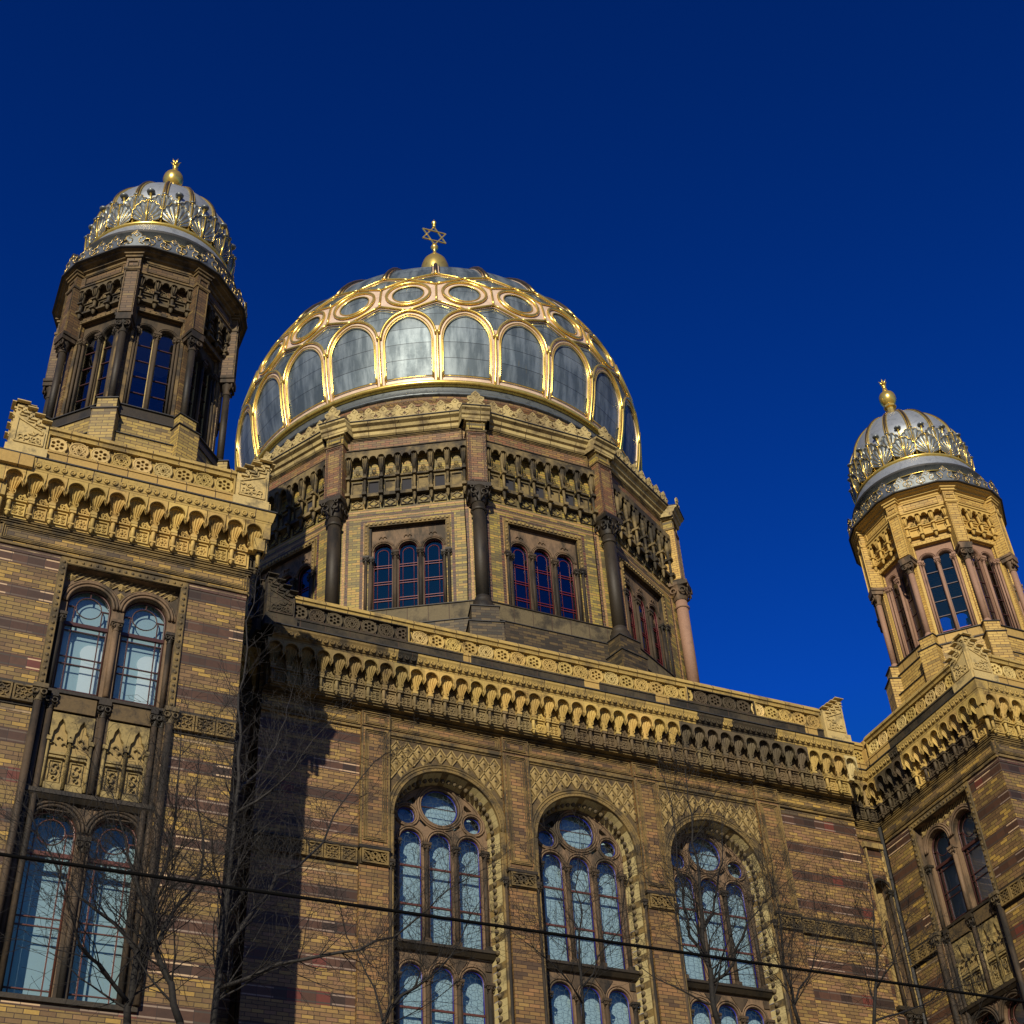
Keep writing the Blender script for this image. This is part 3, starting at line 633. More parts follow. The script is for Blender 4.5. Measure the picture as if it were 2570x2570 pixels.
# ------------------------------------------------------------------ towers
def tower_window():
    """paired arched window in a square frame, relief panels, paired lower window (local frame)"""
    b=MB(); cs=(-.53,.53); w=-.16
    holes=[arch(u,.415,16.72,18.72,16) for u in cs]+[arch(u,.415,11.1,14.02,16) for u in cs]
    b.plate(F0,rect(-1.12,1.12,11.0,19.44),holes,w,-.36,0,0)
    for u in cs:
        for zs in (18.72,14.02):
            for r,ww,t in ((.44,w+.02,.03),(.50,w+.035,.03),(.555,w+.02,.02)): b.ring(F0,u,zs,r,ww,t,0 if zs>15 else 1,20,5,0,180)
    # lozenge spandrel
    b.box(F0,-1.08,1.08,w,w+.015,19.30,19.44,2)
    for i in range(-9,10):
        for j in range(0,9):
            if (i+j)%2: continue
            u=i*.12; z=18.62+j*.11
            if z>19.38 or abs(u)>1.04 or min(math.hypot(u-c,z-18.72) for c in cs)<.62 or (z<18.95 and abs(u)<.9): continue
            b.add([F0.P(u-.095,w+.01,z),F0.P(u,w+.01,z-.088),F0.P(u+.095,w+.01,z),F0.P(u,w+.01,z+.088),F0.P(u,w+.06,z)],[(0,1,4),(1,2,4),(2,3,4),(3,0,4)],3 if (i+j*3)%11 else 6)
    for z in (19.25,19.36):
        for i in range(-8,9): b.bar(F0,(i*.12-.06,z-.05),(i*.12+.06,z+.06),w+.03,.012,.03,3)
    # middle shaft and jamb shafts
    b.box(F0,-.10,.10,w-.15,w+.03,16.72,18.35,0); b.tube([F0.P(0,w+.05,16.75),F0.P(0,w+.05,18.20)],.06,9,0); capital(b,F0,0,w+.05,18.20,18.42,.06,0)
    for s in (-1,1):
        b.tube([F0.P(s*1.02,w+.06,16.72),F0.P(s*1.02,w+.06,18.15)],.05,9,1); capital(b,F0,s*1.02,w+.06,18.15,18.38,.05,5)
        for q in (1.06,.93): b.tube([F0.P(s*q,w+.08,11.1),F0.P(s*q,w+.08,16.28)],.055,9,1); capital(b,F0,s*q,w+.08,16.28,16.6,.055,5)
    b.tube([F0.P(0,w+.06,14.75),F0.P(0,w+.06,16.28)],.06,9,1); b.box(F0,-.12,.12,w,w+.04,14.7,16.3,1); capital(b,F0,0,w+.06,16.28,16.6,.06,5)
    b.box(F0,-.11,.11,w-.15,w+.03,11.1,13.7,1); b.tube([F0.P(0,w+.05,11.1),F0.P(0,w+.05,13.62)],.06,9,1); capital(b,F0,0,w+.05,13.62,13.9,.06,5)
    # sill line, lattice tiles, ledge
    b.box(F0,-1.14,1.14,w,w+.14,16.62,16.68,5)
    for u0,u1 in ((-.86,-.14),(.14,.86)): lattice_tiles(b,F0,u0,u1,16.28,16.60,w+.07,3,4,3)
    b.box(F0,-1.14,1.14,w,w+.16,14.60,14.68,5); b.prism(F0,[(w,14.5),(w+.08,14.52),(w+.15,14.60),(w,14.60)],-1.1,1.1,5); 
    for u0,u1 in ((-.86,-.12),(.12,.86)):
        b.box(F0,u0,u1,w,w+.02,14.68,16.24,3)
        mid=(u0+u1)/2
        for a,c in ((u0,mid),(mid,u1)):
            m=(a+c)/2; h=(c-a)/2
            b.plate(F0,[(a,15.80),(a,16.24),(c,16.24),(c,15.80)]+[(m+h*.72,15.72),(m+h*.66,15.86),(m+h*.4,15.92),(m+h*.3,16.04),(m,16.14),(m-h*.3,16.04),(m-h*.4,15.92),(m-h*.66,15.86),(m-h*.72,15.72)],[],w+.09,w+.02,6)
            for k in range(3): b.ring(F0,m+(k-1)*h*.5,15.62 if k!=1 else 15.74,h*.22,w+.05,.016,6,9,4,0,180); 
            b.box(F0,m-h*.7,m+h*.7,w+.02,w+.07,15.42,15.47,6); b.box(F0,m-h*.72,m+h*.72,w+.02,w+.09,15.34,15.38,6); b.box(F0,m-h*.8,m+h*.8,w+.02,w+.10,14.72,14.84,6)
            framed(b,F0,m-h*.6,m+h*.6,14.88,15.31,w+.02,6,1,.016)
            b.ring(F0,m+.012,15.20,.045,w+.045,.016,6,10,4,-60,200); b.ring(F0,m-.012,15.09,.05,w+.045,.016,6,10,4,120,400); b.ring(F0,m+.01,14.97,.035,w+.045,.015,6,10,4,-90,200)
            for q in (a,c): b.tube([F0.P(q,w+.07,14.75),F0.P(q,w+.07,15.66)],.032,7,6); b.box(F0,q-.045,q+.045,w,w+.12,15.66,15.74,6)
    # panelled spandrels of the lower window
    for u0,u1 in ((-.90,-.06),(.06,.90)): framed(b,F0,u0,u1,14.36,14.52,w,1,1,.02)
    b.box(F0,-1.2,1.2,w,w+.22,11.0,11.08,5)
    o=b.build('window_surround',[M['sand'],M['sand_dk'],M['lozenge_dk'],M['lozenge'],M['lozenge_dk'],M['soot'],M['cream_trim2']],syn,X)
    # outer frame strip with studs
    f=MB()
    for (u0,u1,z0,z1) in ((-1.22,1.22,19.44,19.57),(-1.22,-1.10,16.66,19.44),(1.10,1.22,16.66,19.44)):
        f.box(F0,u0,u1,-.02,.05,z0,z1,0)
    for z in [16.75+.142*i for i in range(20)]:
        for s in (-1,1): f.sphere(F0.P(s*1.16,.05,z),.036,1,7,3)
    for i in range(-8,9): f.sphere(F0.P(i*.135,.05,19.505),.034,1 if abs(i)<5 else 0,7,3)
    for s in (-1,1):
        f.tube([F0.P(s*1.10,.03,16.66),F0.P(s*1.10,.03,19.44)],.014,4,1); f.tube([F0.P(s*1.225,.03,16.66),F0.P(s*1.225,.03,19.57)],.014,4,1)
        f.tube([F0.P(s*1.17,.06,11.1),F0.P(s*1.17,.06,16.3)],.07,9,2); capital(f,F0,s*1.17,.06,16.3,16.62,.07,1)
    f.tube([F0.P(-1.1,.03,19.44),F0.P(1.1,.03,19.44)],.014,4,1)
    f.build('studded_frame',[M['terra_mid'],M['boss'],M['sand_dk']],o,X)
    for u in cs:
        for a_ in ((u,.42,16.72,18.72,16),(u,.42,11.1,14.02,16)): g=MB(); g.plate(F0,arch(*a_),[],-.30,-.31,0,sides=False); g.build('window_glass',M['glass'],o,X)
    for u in cs:
        for z0,zs,zt in ((16.72,18.72,18.30),(11.1,14.02,13.62)):
            m=0 if z0>15 else 1; r=MB()
            r.tube([F0.P(a,-.285,z) for a,z in arch(u,.395,z0,zs,16)],.026,4,m)
            r.box(F0,u-.41,u+.41,-.30,-.24,zt-.045,zt+.03,m)
            r.ring(F0,u,zs+.01,.235,-.285,.013,m,20,4)
            for s in (-1,1): r.box(F0,u+s*.26-.011,u+s*.26+.011,-.30,-.27,z0,zs-.02,m); r.box(F0,*sorted((u+s*.24,u+s*.41)),-.30,-.27,zs-.02,zs+.003,m)
            r.box(F0,u-.011,u+.011,-.30,-.27,zs+.24,zs+.41,m)
            for z in ((17.42,17.58,16.86,18.16) if z0>15 else (12.35,12.5,11.3,13.48)): r.box(F0,u-.41,u+.41,-.30,-.272,z-.010,z+.010,m)
            r.box(F0,u-.41,u+.41,-.30,-.27,z0,z0+.04,m)
            r.build('glazing_bars',[M['brownbar'],M['red']],o,X)
    p=MB(); p.box(F0,-1.3,1.3,-.66,-.62,10.9,15.4); p.build('window_backing',M['backing'],o,X)
    p=MB(); p.box(F0,-1.3,1.3,-.48,-.44,15.6,19.42); p.build('window_backing',M['backing'],o,X)  # no blind here: sheet stands for the pale room, set close for less shadow
    for u in cs:
        p=MB(); p.plate(F0,arch(u+.20,.17,16.6,17.75,12),[],-.42,-.44,0); p.plate(F0,circ(u+.20,17.80,.215,16),[],-.415,-.44,0); p.build('interior_arch',M['archpl'],o,X)
    return o
M['cream_trim2']=stone('ochre_green_relief',(.30,.23,.10),(.08,.062,.032),.62,3.)
tw0=tower_window(); tw_used=False
def tower(cx,cy,winfaces,side_col,lab):
    global tw_used
    H=2.40
    b=MB()
    for az in (0,90,180,-90):
        F=Fr(cx,cy,az); Fw=Fr(cx+F.n[0]*H,cy+F.n[1]*H,az)
        hole=[rect(-1.10,1.10,11.05,19.43)] if az in winfaces else []
        b.plate(Fw,rect(-H+.003,H-.003,0,20.25),hole,0,-.36,0,1)
        b.box(Fw,-H+.01,H-.01,-.36,-.01,20.25,21.3,2)
    wall=b.build('tower_wall',[M['tower_brick'],M['sand'],M['terra_mid']],syn)
    for az in (0,90,180,-90):
        d=MB(); F=Fr(cx,cy,az); Fw=Fr(cx+F.n[0]*H,cy+F.n[1]*H,az)
        for i in range(3): d.box(Fw,-H-.06+.015*i,H+.06-.015*i,-.02,.07-.015*i,20.20-i*.045-.02,20.20-i*.045,0)
        d.box(Fw,-H,H,-.02,.012,19.66,20.10,1); framed(d,Fw,-H+.02,H-.02,19.72,20.08,.012,0,3,.016,.024)
        d.box(Fw,-H,H,-.02,.05,19.61,19.66,0)
        if az in winfaces:
            d.build('string_course',[M['terra_mid'],M['frieze_brick'],M['band_tile'],M['soot'],M['white_line'],M['lozenge_dk']],wall)
            for u0,u1 in ((-H,-1.23),(1.23,H)):
                d=MB()
                d.box(Fw,u0,u1,-.02,.012,19.48,19.61,2); d.box(Fw,u0,u1,-.02,.016,19.535,19.56,4)
                d.box(Fw,u0,u1,-.02,.09,16.58,16.63,3); lattice_tiles(d,Fw,u0+.01,u1-.01,16.24,16.58,.09,0,5,3)
                d.box(Fw,u0,u1,-.02,.03,16.19,16.24,3); d.box(Fw,u0,u1,-.02,.008,16.06,16.10,4); d.box(Fw,u0,u1,-.02,.004,16.10,16.19,1)
                d.build('lattice_band',[M['terra_mid'],M['frieze_brick'],M['band_tile'],M['soot'],M['white_line'],M['lozenge_dk']],wall)
        else: d.build('string_course',[M['terra_mid'],M['frieze_brick'],M['band_tile'],M['soot'],M['white_line'],M['lozenge_dk']],wall)
    for az in (0,90,180,-90):
        F=Fr(cx,cy,az); Fw=Fr(cx+F.n[0]*H,cy+F.n[1]*H,az)
        inner= (az==90 and cx<0) or (az==-90 and cx>0)
        if az in winfaces:
            if not tw_used: tw0.matrix_local=Fw.M(0,0,0); tw_used=True
            else: copy_tree(tw0,syn,Fw.M(0,0,0))
        if az in (0,) or inner:
            side=az!=0
            sc_=side_col if side else {}
            cornice(Fw,-H+.02,H-.02,12,shells=sc_.get('shells',()),panels=sc_.get('panels',()),bands=sc_.get('bands',()),ext=(.02,.02),drip=.385,mit=True)
            parapet(Fw,-H+.48,H-.48,mid=sc_.get('mid',()),base=sc_.get('base',()))
        else:
            d=MB(); d.box(Fw,-H-.4,H+.4,-.3,.4,21.28,21.58); d.box(Fw,-H-.1,H+.1,-.3,.2,21.58,22.66); d.build('rear_parapet',M['terra_base'],syn)
    for sx in (-1,1):
        if True:
            F0_=Fr(cx,cy-H,0); Fs=Fr(cx+sx*H,cy,90*sx)
            # outer corner at u=+-(H+.19)
            acroterion(None,[(F0_,sx*(H+.20),-sx),(Fs,-sx*(H+.20),sx)])
            # paired corner shafts under the arcade
            for q in (.0,.13):
                pass
    b=MB(); b.box(Fr(cx,cy,0),-H,H,-H,H,21.35,21.6); b.build('tower_roof',M['lead_roof'],syn)
    return wall
TX,TY=11.72,-1.58
RS={'shells':[(-2.5,-1.7,CLEAN),(-1.7,-.75,SOOT),(-.75,3,CLEAN)],'panels':[(-3,-.55,SOOT),(-.55,.05,CLEAN),(.05,1.9,SOOT),(1.9,3,CLEAN)],'bands':[(-.95,-.55,1)],'base':[(-1.,1.8,1)]}
RF={'shells':[(-2.5,-1.7,CLEAN),(-1.7,-.8,OLV)]}
tower(-TX,TY,(0,),{'shells':[(-3,3,SOOT)],'panels':[(-3,3,SOOT)],'bands':[(-3,3,1)],'base':[(-3,3,1)]},'l')
tower(TX,TY,(0,-90),RS,'r')

# ------------------------------------------------------------------ small arcades (turrets and drum)
def mini_arcade(us,w,z1,z0,m=0,mw=1,md=2,win=None,tiles=False):
    """scalloped arcade on little columns; us: column positions; local frame, wall plane w=0"""
    b=MB(); sp=us[1]-us[0]; h=z1-z0; r=sp*.21; q=sp*.20
    top=z1; zc=z1-.10*h-r*.2
    low=[]
    for i,u in enumerate(us):
        low+=[(u-sp*.26,zc-.07*h)] + arc(u,zc-.03*h,r*.95,180,0,8)+[(u+sp*.26,zc-.07*h)]
        if i<len(us)-1: low+=arc(u+sp/2,zc-.05*h,q,180,0,8)
    low=[(us[0]-sp*.28,zc-.07*h)]+low+[(us[-1]+sp*.28,zc-.07*h)]
    b.plate(F0,low+[(us[-1]+sp*.28,top),(us[0]-sp*.28,top)],[],w,w-.05,m)
    b.box(F0,us[0]-sp*.28,us[-1]+sp*.28,-.02,w-.05,top-.06*h,top-.003,m)
    for u in us:
        b.lathe(F0.P(u,w*.55,z1-.50*h),[(.035,0),(r*.6,.08*h),(r*.75,.17*h),(r*.95,.36*h)],8,m)
        for s in (-1,0,1): b.tube([F0.P(u+s*.02,w*.9,z1-.42*h),F0.P(u+s*.05,w*1.02,z1-.28*h),F0.P(u+s*.06,w*.98,z1-.14*h)],.012,4,m)
        b.box(F0,u-.06,u+.06,-.02,w*1.02,z1-.54*h,z1-.50*h,m)
        b.tube([F0.P(u,w*.62,z0+.12*h),F0.P(u,w*.62,z1-.54*h)],.042,7,m)
        b.box(F0,u-.065,u+.065,0,w*1.05,z0+.13*h,z0+.18*h,m)
        b.lathe(F0.P(u,w*.55,z0-.02*h),[(.01,0),(.04,.04*h),(.06,.14*h)],7,m)
    b.box(F0,us[0]-sp*.28,us[-1]+sp*.28,-.02,w*.6,z0+.13*h,z0+.19*h,md)
    for i in range(len(us)-1):
        c=us[i]+sp/2; hw=sp*.29; a0,a1=z0+.22*h,z0+.46*h
        for p in ((c-hw-.03,c-hw,a0,a1),(c+hw,c+hw+.03,a0,a1),(c-hw-.03,c+hw+.03,a0-.03,a0),(c-hw-.03,c+hw+.03,a1,a1+.03)): b.box(F0,p[0],p[1],-.02,.045,p[2],p[3],md)
        b.box(F0,c-hw,c+hw,-.02,.004,a0,a1,(win[i%len(win)] if win else md))
        b.box(F0,c-hw-.04,c+hw+.04,-.02,.07,z0+.53*h,z0+.56*h,md)
        for s in (-1,1): b.ring(F0,c+s*hw*.45,z0+.60*h,hw*.35,.04,.014,mw,8,4)
        b.ring(F0,c,z0+.68*h,hw*.4,.04,.013,mw,8,4); b.sphere(F0.P(c,.03,z0+.64*h),.03,mw,5,3)
        if tiles:
            for p,q_ in (((c-hw,z0+.045*h),(c,z0+.11*h)),((c,z0+.11*h),(c+hw,z0+.045*h)),((c-hw,z0+.045*h),(c,z0-.02*h)),((c,z0-.02*h),(c+hw,z0+.045*h))): b.bar(F0,p,q_,.03,.012,.03,md)
            framed(b,F0,c-hw-.04,c+hw+.04,z0-.04*h,z0+.12*h,.01,md,1,.02)
    return b
def leaf_bm(F,W,H,lean=.0,ribs=5,mats=(0,1),stalk=0.):
    """palmette: cupped scalloped leaf, lobes parted by gilt lines, rolled tip"""
    b=MB(); L=9; n=L*4
    def surf(u,z):
        t=max(0.,z/H); return .02+.065*math.sin(min(1,t)*PI*.75)+lean*max(0,t-.55)**2*2.2-.10*(u/W)**2*2
    rows=[]
    for i in range(n+1):
        a=math.radians(-22+224*i/n); ph=(i%4)/4; sc_=1-.10*abs(math.cos(PI*i/4))**2 if False else 1-.11*(abs(ph-.5)*2)**2
        ru,rz=W*.5*math.cos(a)*sc_, stalk*H+(1-stalk)*H*(.40+.60*math.sin(a)*sc_)
        row=[]
        for t in (0,.25,.5,.75,.92,1.):
            u=ru*t; z=stalk*H+.0+(rz-stalk*H)*t; d=surf(u,z)+(.022*(math.sin(PI*ph) if ph else 0)-.0)*math.sin(PI*min(1,t*.9))+(.035 if t==1. else 0)
            row.append(F.P(u,d,z))
        rows.append(row)
    vs=[p for r in rows for p in r]; b.add(vs,[(i*6+j,(i+1)*6+j,(i+1)*6+j+1,i*6+j+1) for i in range(n) for j in range(5)],mats[0],False)
    for i in range(0,n+1,4): b.tube([Vector(rows[i][j])+Vector(F.P(0,.006,0))-Vector(F.P(0,0,0)) for j in (1,2,3,4)],.0062,4,mats[1])
    b.tube([rows[i][5] for i in range(n+1)],.0075,4,mats[1])
    b.tube([F.P(0,surf(0,0)+.03,0),F.P(0,surf(0,H*.5)+.035,H*.5),F.P(0,surf(0,H*.95)+.03,H*.95)],[.032,.022,.016],6,mats[1])
    q=F.P(0,surf(0,H)+.01,H*.97); b.sphere(q,.038,mats[1],8,4,.6); b.lathe((q[0],q[1],q[2]+.01),[(.05,.0),(.08,.02),(.04,.05),(.0,.055)],8,mats[0])
    return b
def fleur(b,F,u,z,s=1.,w=.0,m=0,mg=None):
    """pierced lily crest"""
    out=[(-.20,0),(-.20,.08),(-.13,.12),(-.19,.20),(-.19,.28),(-.10,.31),(-.10,.36),(0,.47),(.10,.36),(.10,.31),(.19,.28),(.19,.20),(.13,.12),(.20,.08),(.20,0)]
    o=[(u+a*s,z+c*s) for a,c in out]
    b.plate(F,o,[],w+.03,w,m,back=True)
    mg=m if mg is None else mg
    b.tube([F.P(u+a*s,w+.035,z+c*s) for a,c in [(-.15,.06),(-.07,.12),(-.06,.2),(-.1,.25),(-.15,.24)]],.012*s,4,mg)
    b.tube([F.P(u+a*s,w+.035,z+c*s) for a,c in [(.15,.06),(.07,.12),(.06,.2),(.1,.25),(.15,.24)]],.012*s,4,mg)
    b.tube([F.P(u+a*s,w+.035,z+c*s) for a,c in [(0,.29),(.055,.35),(0,.42),(-.055,.35)]],.012*s,4,mg,True)
    if mg!=m: b.tube([F.P(a,w+.035,c) for a,c in o],.008*s,4,mg)

def turret(cx,cy,T):
    """octagonal domed turret; T: materials"""
    A=1.75; Fm=lambda k,a=A: (lambda az:Fr(cx+math.sin(math.radians(az))*a,cy-math.cos(math.radians(az))*a,az))(45*k)
    t22=math.tan(PI/8); hw=A*t22
    b=MB()
    for k in range(8):
        F=Fm(k)
        b.plate(F,rect(-hw+.002,hw-.002,24.25,28.98),[rect(-.53,.53,24.40,27.50)],0,-.14,0,0,back=True)
        b.plate(F,rect(-hw*.9,hw*.9,24.25,27.7),[arch(s*.245,.192,24.5,27.02,10) for s in (-1,1)],-.10,-.24,1,1,back=True)
        for s in (-1,1):
            for r,w in ((.215,-.09),(.25,-.085)): b.ring(F,s*.245,27.02,r,w,.014,1,10,4,0,180)
        b.box(F,-.60,.60,-.02,.05,27.50,27.60,2)
        for i in range(-4,5): b.sphere(F.P(i*.13,.05,27.55),.025,2,5,3)
        for s in (-1,1): b.box(F,*sorted((s*.53,s*.60)),-.02,.03,24.4,27.5,2)
        for u,r in ((-.49,.035),(.49,.035),(0,.045),(-.42,.03),(.42,.03)):
            w=-.06 if abs(u)<.46 else -.02
            b.tube([F.P(u,w,24.42),F.P(u,w,26.75)],r,7,1); capital(b,F,u,w,26.75,26.98,r,1)
        # masonry over the arcade
        b.box(F,-hw,hw,-.2,.20,28.62,28.95,0)
        b.box(F,-hw-.03,hw+.03,-.2,.23,28.57,28.62,2); framed(b,F,-.50,.50,28.66,28.92,.20,2,1,.014)
    wall=b.build('turret_wall',[T['brick'],T['sand'],T['stone']],syn)
    # cornice mouldings following the piers: 16-sided outline
    def outline(r1,az1=7.5,apo=None): 
        o=[]
        for k in range(8):
            for s in (-1,1): a=math.radians(45*k+22.5+s*az1); o.append((cx+r1*math.sin(a),cy-r1*math.cos(a)))
        return o
    d=MB()
    prof=[(1.90,28.93),(1.99,28.94),(2.0,28.99),(2.02,29.0),(2.03,29.06),(2.10,29.08),(2.11,29.13),(2.22,29.155),(2.24,29.185),(2.30,29.19)]
    pr2=[(2.30,29.192),(2.36,29.20),(2.36,29.235),(1.6,29.30)]
    for pf,m in ((prof,0),(pr2,1)):
        rings=[outline(r/math.cos(math.radians(0))) for r,z in pf]
        for i in range(len(pf)-1):
            for j in range(16):
                jj=(j+1)%16
                d.add([(*rings[i][j],pf[i][1]),(*rings[i][jj],pf[i][1]),(*rings[i+1][jj],pf[i+1][1]),(*rings[i+1][j],pf[i+1][1])],[(0,1,2,3)],m)
    d.build('turret_cornice',[T['stone'],M['lead_roof']],wall)
    # piers, columns, capitals at the corners
    p=MB(); Fc=F0
    Fp=Fr(0,0,0)
    p.box(Fp,-.17,.17,-.30,.14,27.02,28.55,0); p.box(Fp,-.19,.19,-.3,.17,28.55,28.62,1); p.box(Fp,-.165,.165,-.3,.13,28.62,29.02,0); p.box(Fp,-.2,.2,-.3,.17,28.98,29.04,1); p.box(Fp,-.23,.23,-.3,.21,29.06,29.10,1)
    framed(p,Fp,-.15,.15,27.08,28.52,.14,1,1,.014); framed(p,Fp,-.12,.12,28.66,28.84,.13,1,1,.014)
    p.box(Fp,-.20,.20,-.3,.19,26.94,27.02,2)
    p.box(Fp,-.10,.10,-.34,-.14,24.3,27.0,0)
    pier=p.build('corner_pier',[T['brick'],T['stone'],T['cap']],wall,X)
    c=MB(); c.tube([Fp.P(0,0,24.42),Fp.P(0,0,26.50)],.082,12,0); c.lathe(Fp.P(0,0,24.26),[(.15,0),(.15,.06),(.12,.08),(.12,.12),(.095,.17),(.085,.2)],12,0)
    col=c.build('turret_column',[T['col']],wall,X)
    e=MB(); capital(e,Fp,0,0,26.50,26.94,.09,0); 
    for s in (-1,1): e.ring(Fp,s*.07,26.68,.045,.15,.016,0,8,4)
    cap=e.build('column_capital',[T['cap']],wall,X)
    q=MB()
    for (r0,z0,z1,hw_) in ((.0,23.86,24.24,.21),(.10,21.6,23.84,.26)):
        q.box(Fp,-hw_,hw_,-.5,.22+r0,z0,z1,0); q.box(Fp,-hw_-.03,hw_+.03,-.5,.25+r0,z1,z1+.022,1)
    pl=q.build('pier_plinth',[T['plinth'],M['lead_roof']],wall,X)
    for k in range(8):
        a=45*k+22.5; F=Fr(cx,cy,a); Mx=lambda r:F.M(0,r,0)
        for o_,r in ((pier,2.04),(col,2.06),(cap,2.06),(pl,2.06)):
            if k==0: o_.matrix_local=Mx(r)
            else: copy(o_,wall,Mx(r),None)
    a_=mini_arcade([-.57,-.19,.19,.57],.20,28.57,27.64); arcd=a_.build('corbel_arcade',[T['arc'],T['arc2'],T['arc']],wall,X)
    for k in range(8):
        F=Fm(k)
        if k==0: arcd.matrix_local=F.M(0,0,0)
        else: copy(arcd,wall,F.M(0,0,0))
    # plinth
    b=MB()
    for k in range(8):
        F=Fm(k,1.98); h1=1.98*t22
        b.box(F,-h1+.002,h1-.002,-.35,0,23.95,24.27,1); b.box(F,-h1,h1,-.35,.04,24.27,24.295,2)
        F=Fm(k,2.02); h1=2.02*t22; b.box(F,-h1+.002,h1-.002,-.35,0,23.3,23.93,0); b.box(F,-h1,h1,-.35,.03,23.93,23.952,2)
        F=Fm(k,2.16); h1=2.16*t22; b.box(F,-h1+.002,h1-.002,-.5,0,21.6,23.28,0); b.box(F,-h1,h1,-.35,.03,23.28,23.302,2)
    b.build('turret_plinth',[T['plinth'],T['sillm'],M['lead_roof']],syn)
    b=MB(); b.lathe((cx,cy,24.30),[(.001,0),(1.55,0)],16,0); b.lathe((cx,cy,28.9),[(.001,.0),(1.7,0)],16,1); b.build('turret_floor',[M['plaster'],M['plaster']],wall)
    # glazing, one window per face
    g=MB(); r=MB()
    for s in (-1,1):
        g.plate(F0,arch(s*.245,.20,24.45,27.02,10),[],-.19,-.2,0,sides=False)
        for z in (24.62,25.12,25.62,26.12,26.62): r.box(F0,s*.245-.195,s*.245+.195,-.20,-.17,z-.011,z+.011,1 if z<25 else 0)
        for q_ in (-1,1): r.box(F0,s*.245+q_*.186-.008,s*.245+q_*.186+.008,-.2,-.165,24.5,27.02,T['bar'])
    for k in range(8):
        F=Fm(k)
        if k==0: g0=g.build('turret_window',M['glass'],syn,F.M(0,0,0)); r0=r.build('glazing_bars',[M['brownbar'],M['crimson'],M['cream']],g0,X)
        else: c_=copy(g0,syn,F.M(0,0,0)); copy(r0,c_,X)
    # balustrade, lead cornice, dome
    b=MB()
    ol=outline(2.27)
    for k in range(8):
        F=Fr(cx,cy,45*k+22.5); fleur(b,F,0,29.24,1.2,2.28,0,1)
        F=Fr(cx,cy,45*k); ap=2.27*math.cos(math.radians(15.))
        for u in (-.38,0.,.38): fleur(b,F,u,29.24,1.08,ap+.0,0,1)
        b.box(F,-.6,.6,ap-.08,ap-.02,29.23,29.29,0)
    bal=b.build('lily_balustrade',[M['lead'],M['gold_dull']],syn)
    b=MB(); c0=(cx,cy,0)
    b.lathe(c0,[(1.80,29.24),(1.80,29.75),(1.86,29.92),(1.98,30.05),(2.05,30.10)],48,2); b.tube([(cx+1.93*math.sin(2*PI*i/40),cy-1.93*math.cos(2*PI*i/40),29.98) for i in range(40)],.014,4,3,True)
    b.lathe(c0,[(2.05,30.10),(2.07,30.14),(2.06,30.17)],48,1); b.lathe(c0,[(2.06,30.17),(1.92,30.24),(1.86,30.36),(1.84,30.62),(1.80,30.68)],48,0)
    b.lathe(c0,[(1.80,29.25),(1.90,29.25)],48,0)
    b.build('lead_drum',[M['zinc_plain'],M['lead_roof'],M['lead'],M['gold']],syn)
    R=lambda z: 1.74*(max(1e-6,1-max(0,min(1,(z-32.03)/1.83))**1.45))**(1/1.75)
    prof=[(1.62,30.68),(1.68,31.0),(1.72,31.4),(1.74,31.8)]+[(R(32.03+1.83*(1-(1-i/16)**1.6)),32.03+1.83*(1-(1-i/16)**1.6)) for i in range(17)]
    b=MB(); b.lathe(c0,prof,48,0); dome=b.build('turret_dome',[M['zinc_plain']],syn)
    b=MB(); b.lathe(c0,[(1.78,30.66),(1.84,30.68),(1.86,30.72),(1.84,30.76),(1.78,30.78)],48,0); b.build('gold_ring',[M['gold']],dome)
    Fz=Fr(0,0,0)
    rb=MB(); seq=[(r,z) for r,z in prof[1:] if r>.12]
    for du,rr,m in ((0,.045,0),(-.055,.02,1),(.055,.02,1)):
        rb.tube([Fz.P(du*min(1,(r/1.0)),r+.02,z) for r,z in seq],rr,6,m)
    rib=rb.build('dome_rib',[M['gold_dull'],M['gold']],dome,X)
    lh=leaf_bm(Fz,.78,1.14,.06,stalk=.22); up=lh.build('palmette_leaf',[M['lead'],M['gold']],dome,X)
    ll=leaf_bm(Fz,.76,.76,.10); lo=ll.build('palmette_leaf',[M['lead'],M['gold']],dome,X)
    bd=MB(); bd.tube([Fz.P(0,.06,.7),Fz.P(0,.09,1.05),Fz.P(0,.12,1.18)],[.03,.025,.035],6,1); bd.lathe(Fz.P(0,.13,1.18),[(.03,0),(.09,.02),(.11,.06),(.06,.09),(.0,.10)],10,0); 
    bud=bd.build('flower_bud',[M['lead'],M['gold']],dome,X)
    for k in range(16):
        Fa=Fr(cx,cy,22.5*k+11.25); Fb=Fr(cx,cy,22.5*k)
        for o_,F,r,z in ((rib,Fa,0,0),(up,Fa,1.69,30.74),(lo,Fb,1.75,30.76),(bud,Fb,1.66,30.74)):
            Mx=F.M(0,r,z)
            if k==0: o_.matrix_local=Mx
            else: copy(o_,dome,Mx)
    b=MB()
    b.lathe((cx,cy,0),[(.38,33.72),(.30,33.84),(.17,33.92),(.13,34.02),(.12,34.30),(.13,34.38)],8,0,smooth=False)
    b.lathe((cx,cy,0),[(.13,34.38),(.20,34.40),(.205,34.47),(.12,34.50)],8,0,smooth=False)
    b.lathe((cx,cy,0),[(.11,34.50),(.18,34.56),(.25,34.67),(.275,34.80),(.26,34.93),(.225,34.96),(.235,34.99),(.18,35.04),(.10,35.14),(.07,35.28),(.05,35.34),(.075,35.36),(.075,35.40),(.04,35.42),(.04,35.46)],20,0)
    for i in range(6):
        F=Fr(cx,cy,60*i+10); b.tube([F.P(0,.03,35.44),F.P(0,.07,35.54),F.P(0,.14,35.62)],[.025,.035,.005],6,0)
    b.lathe((cx,cy,35.44),[(.03,0),(.07,.08),(.06,.16),(.0,.30)],8,0)
    b.build('turret_finial',[M['gold']],dome)
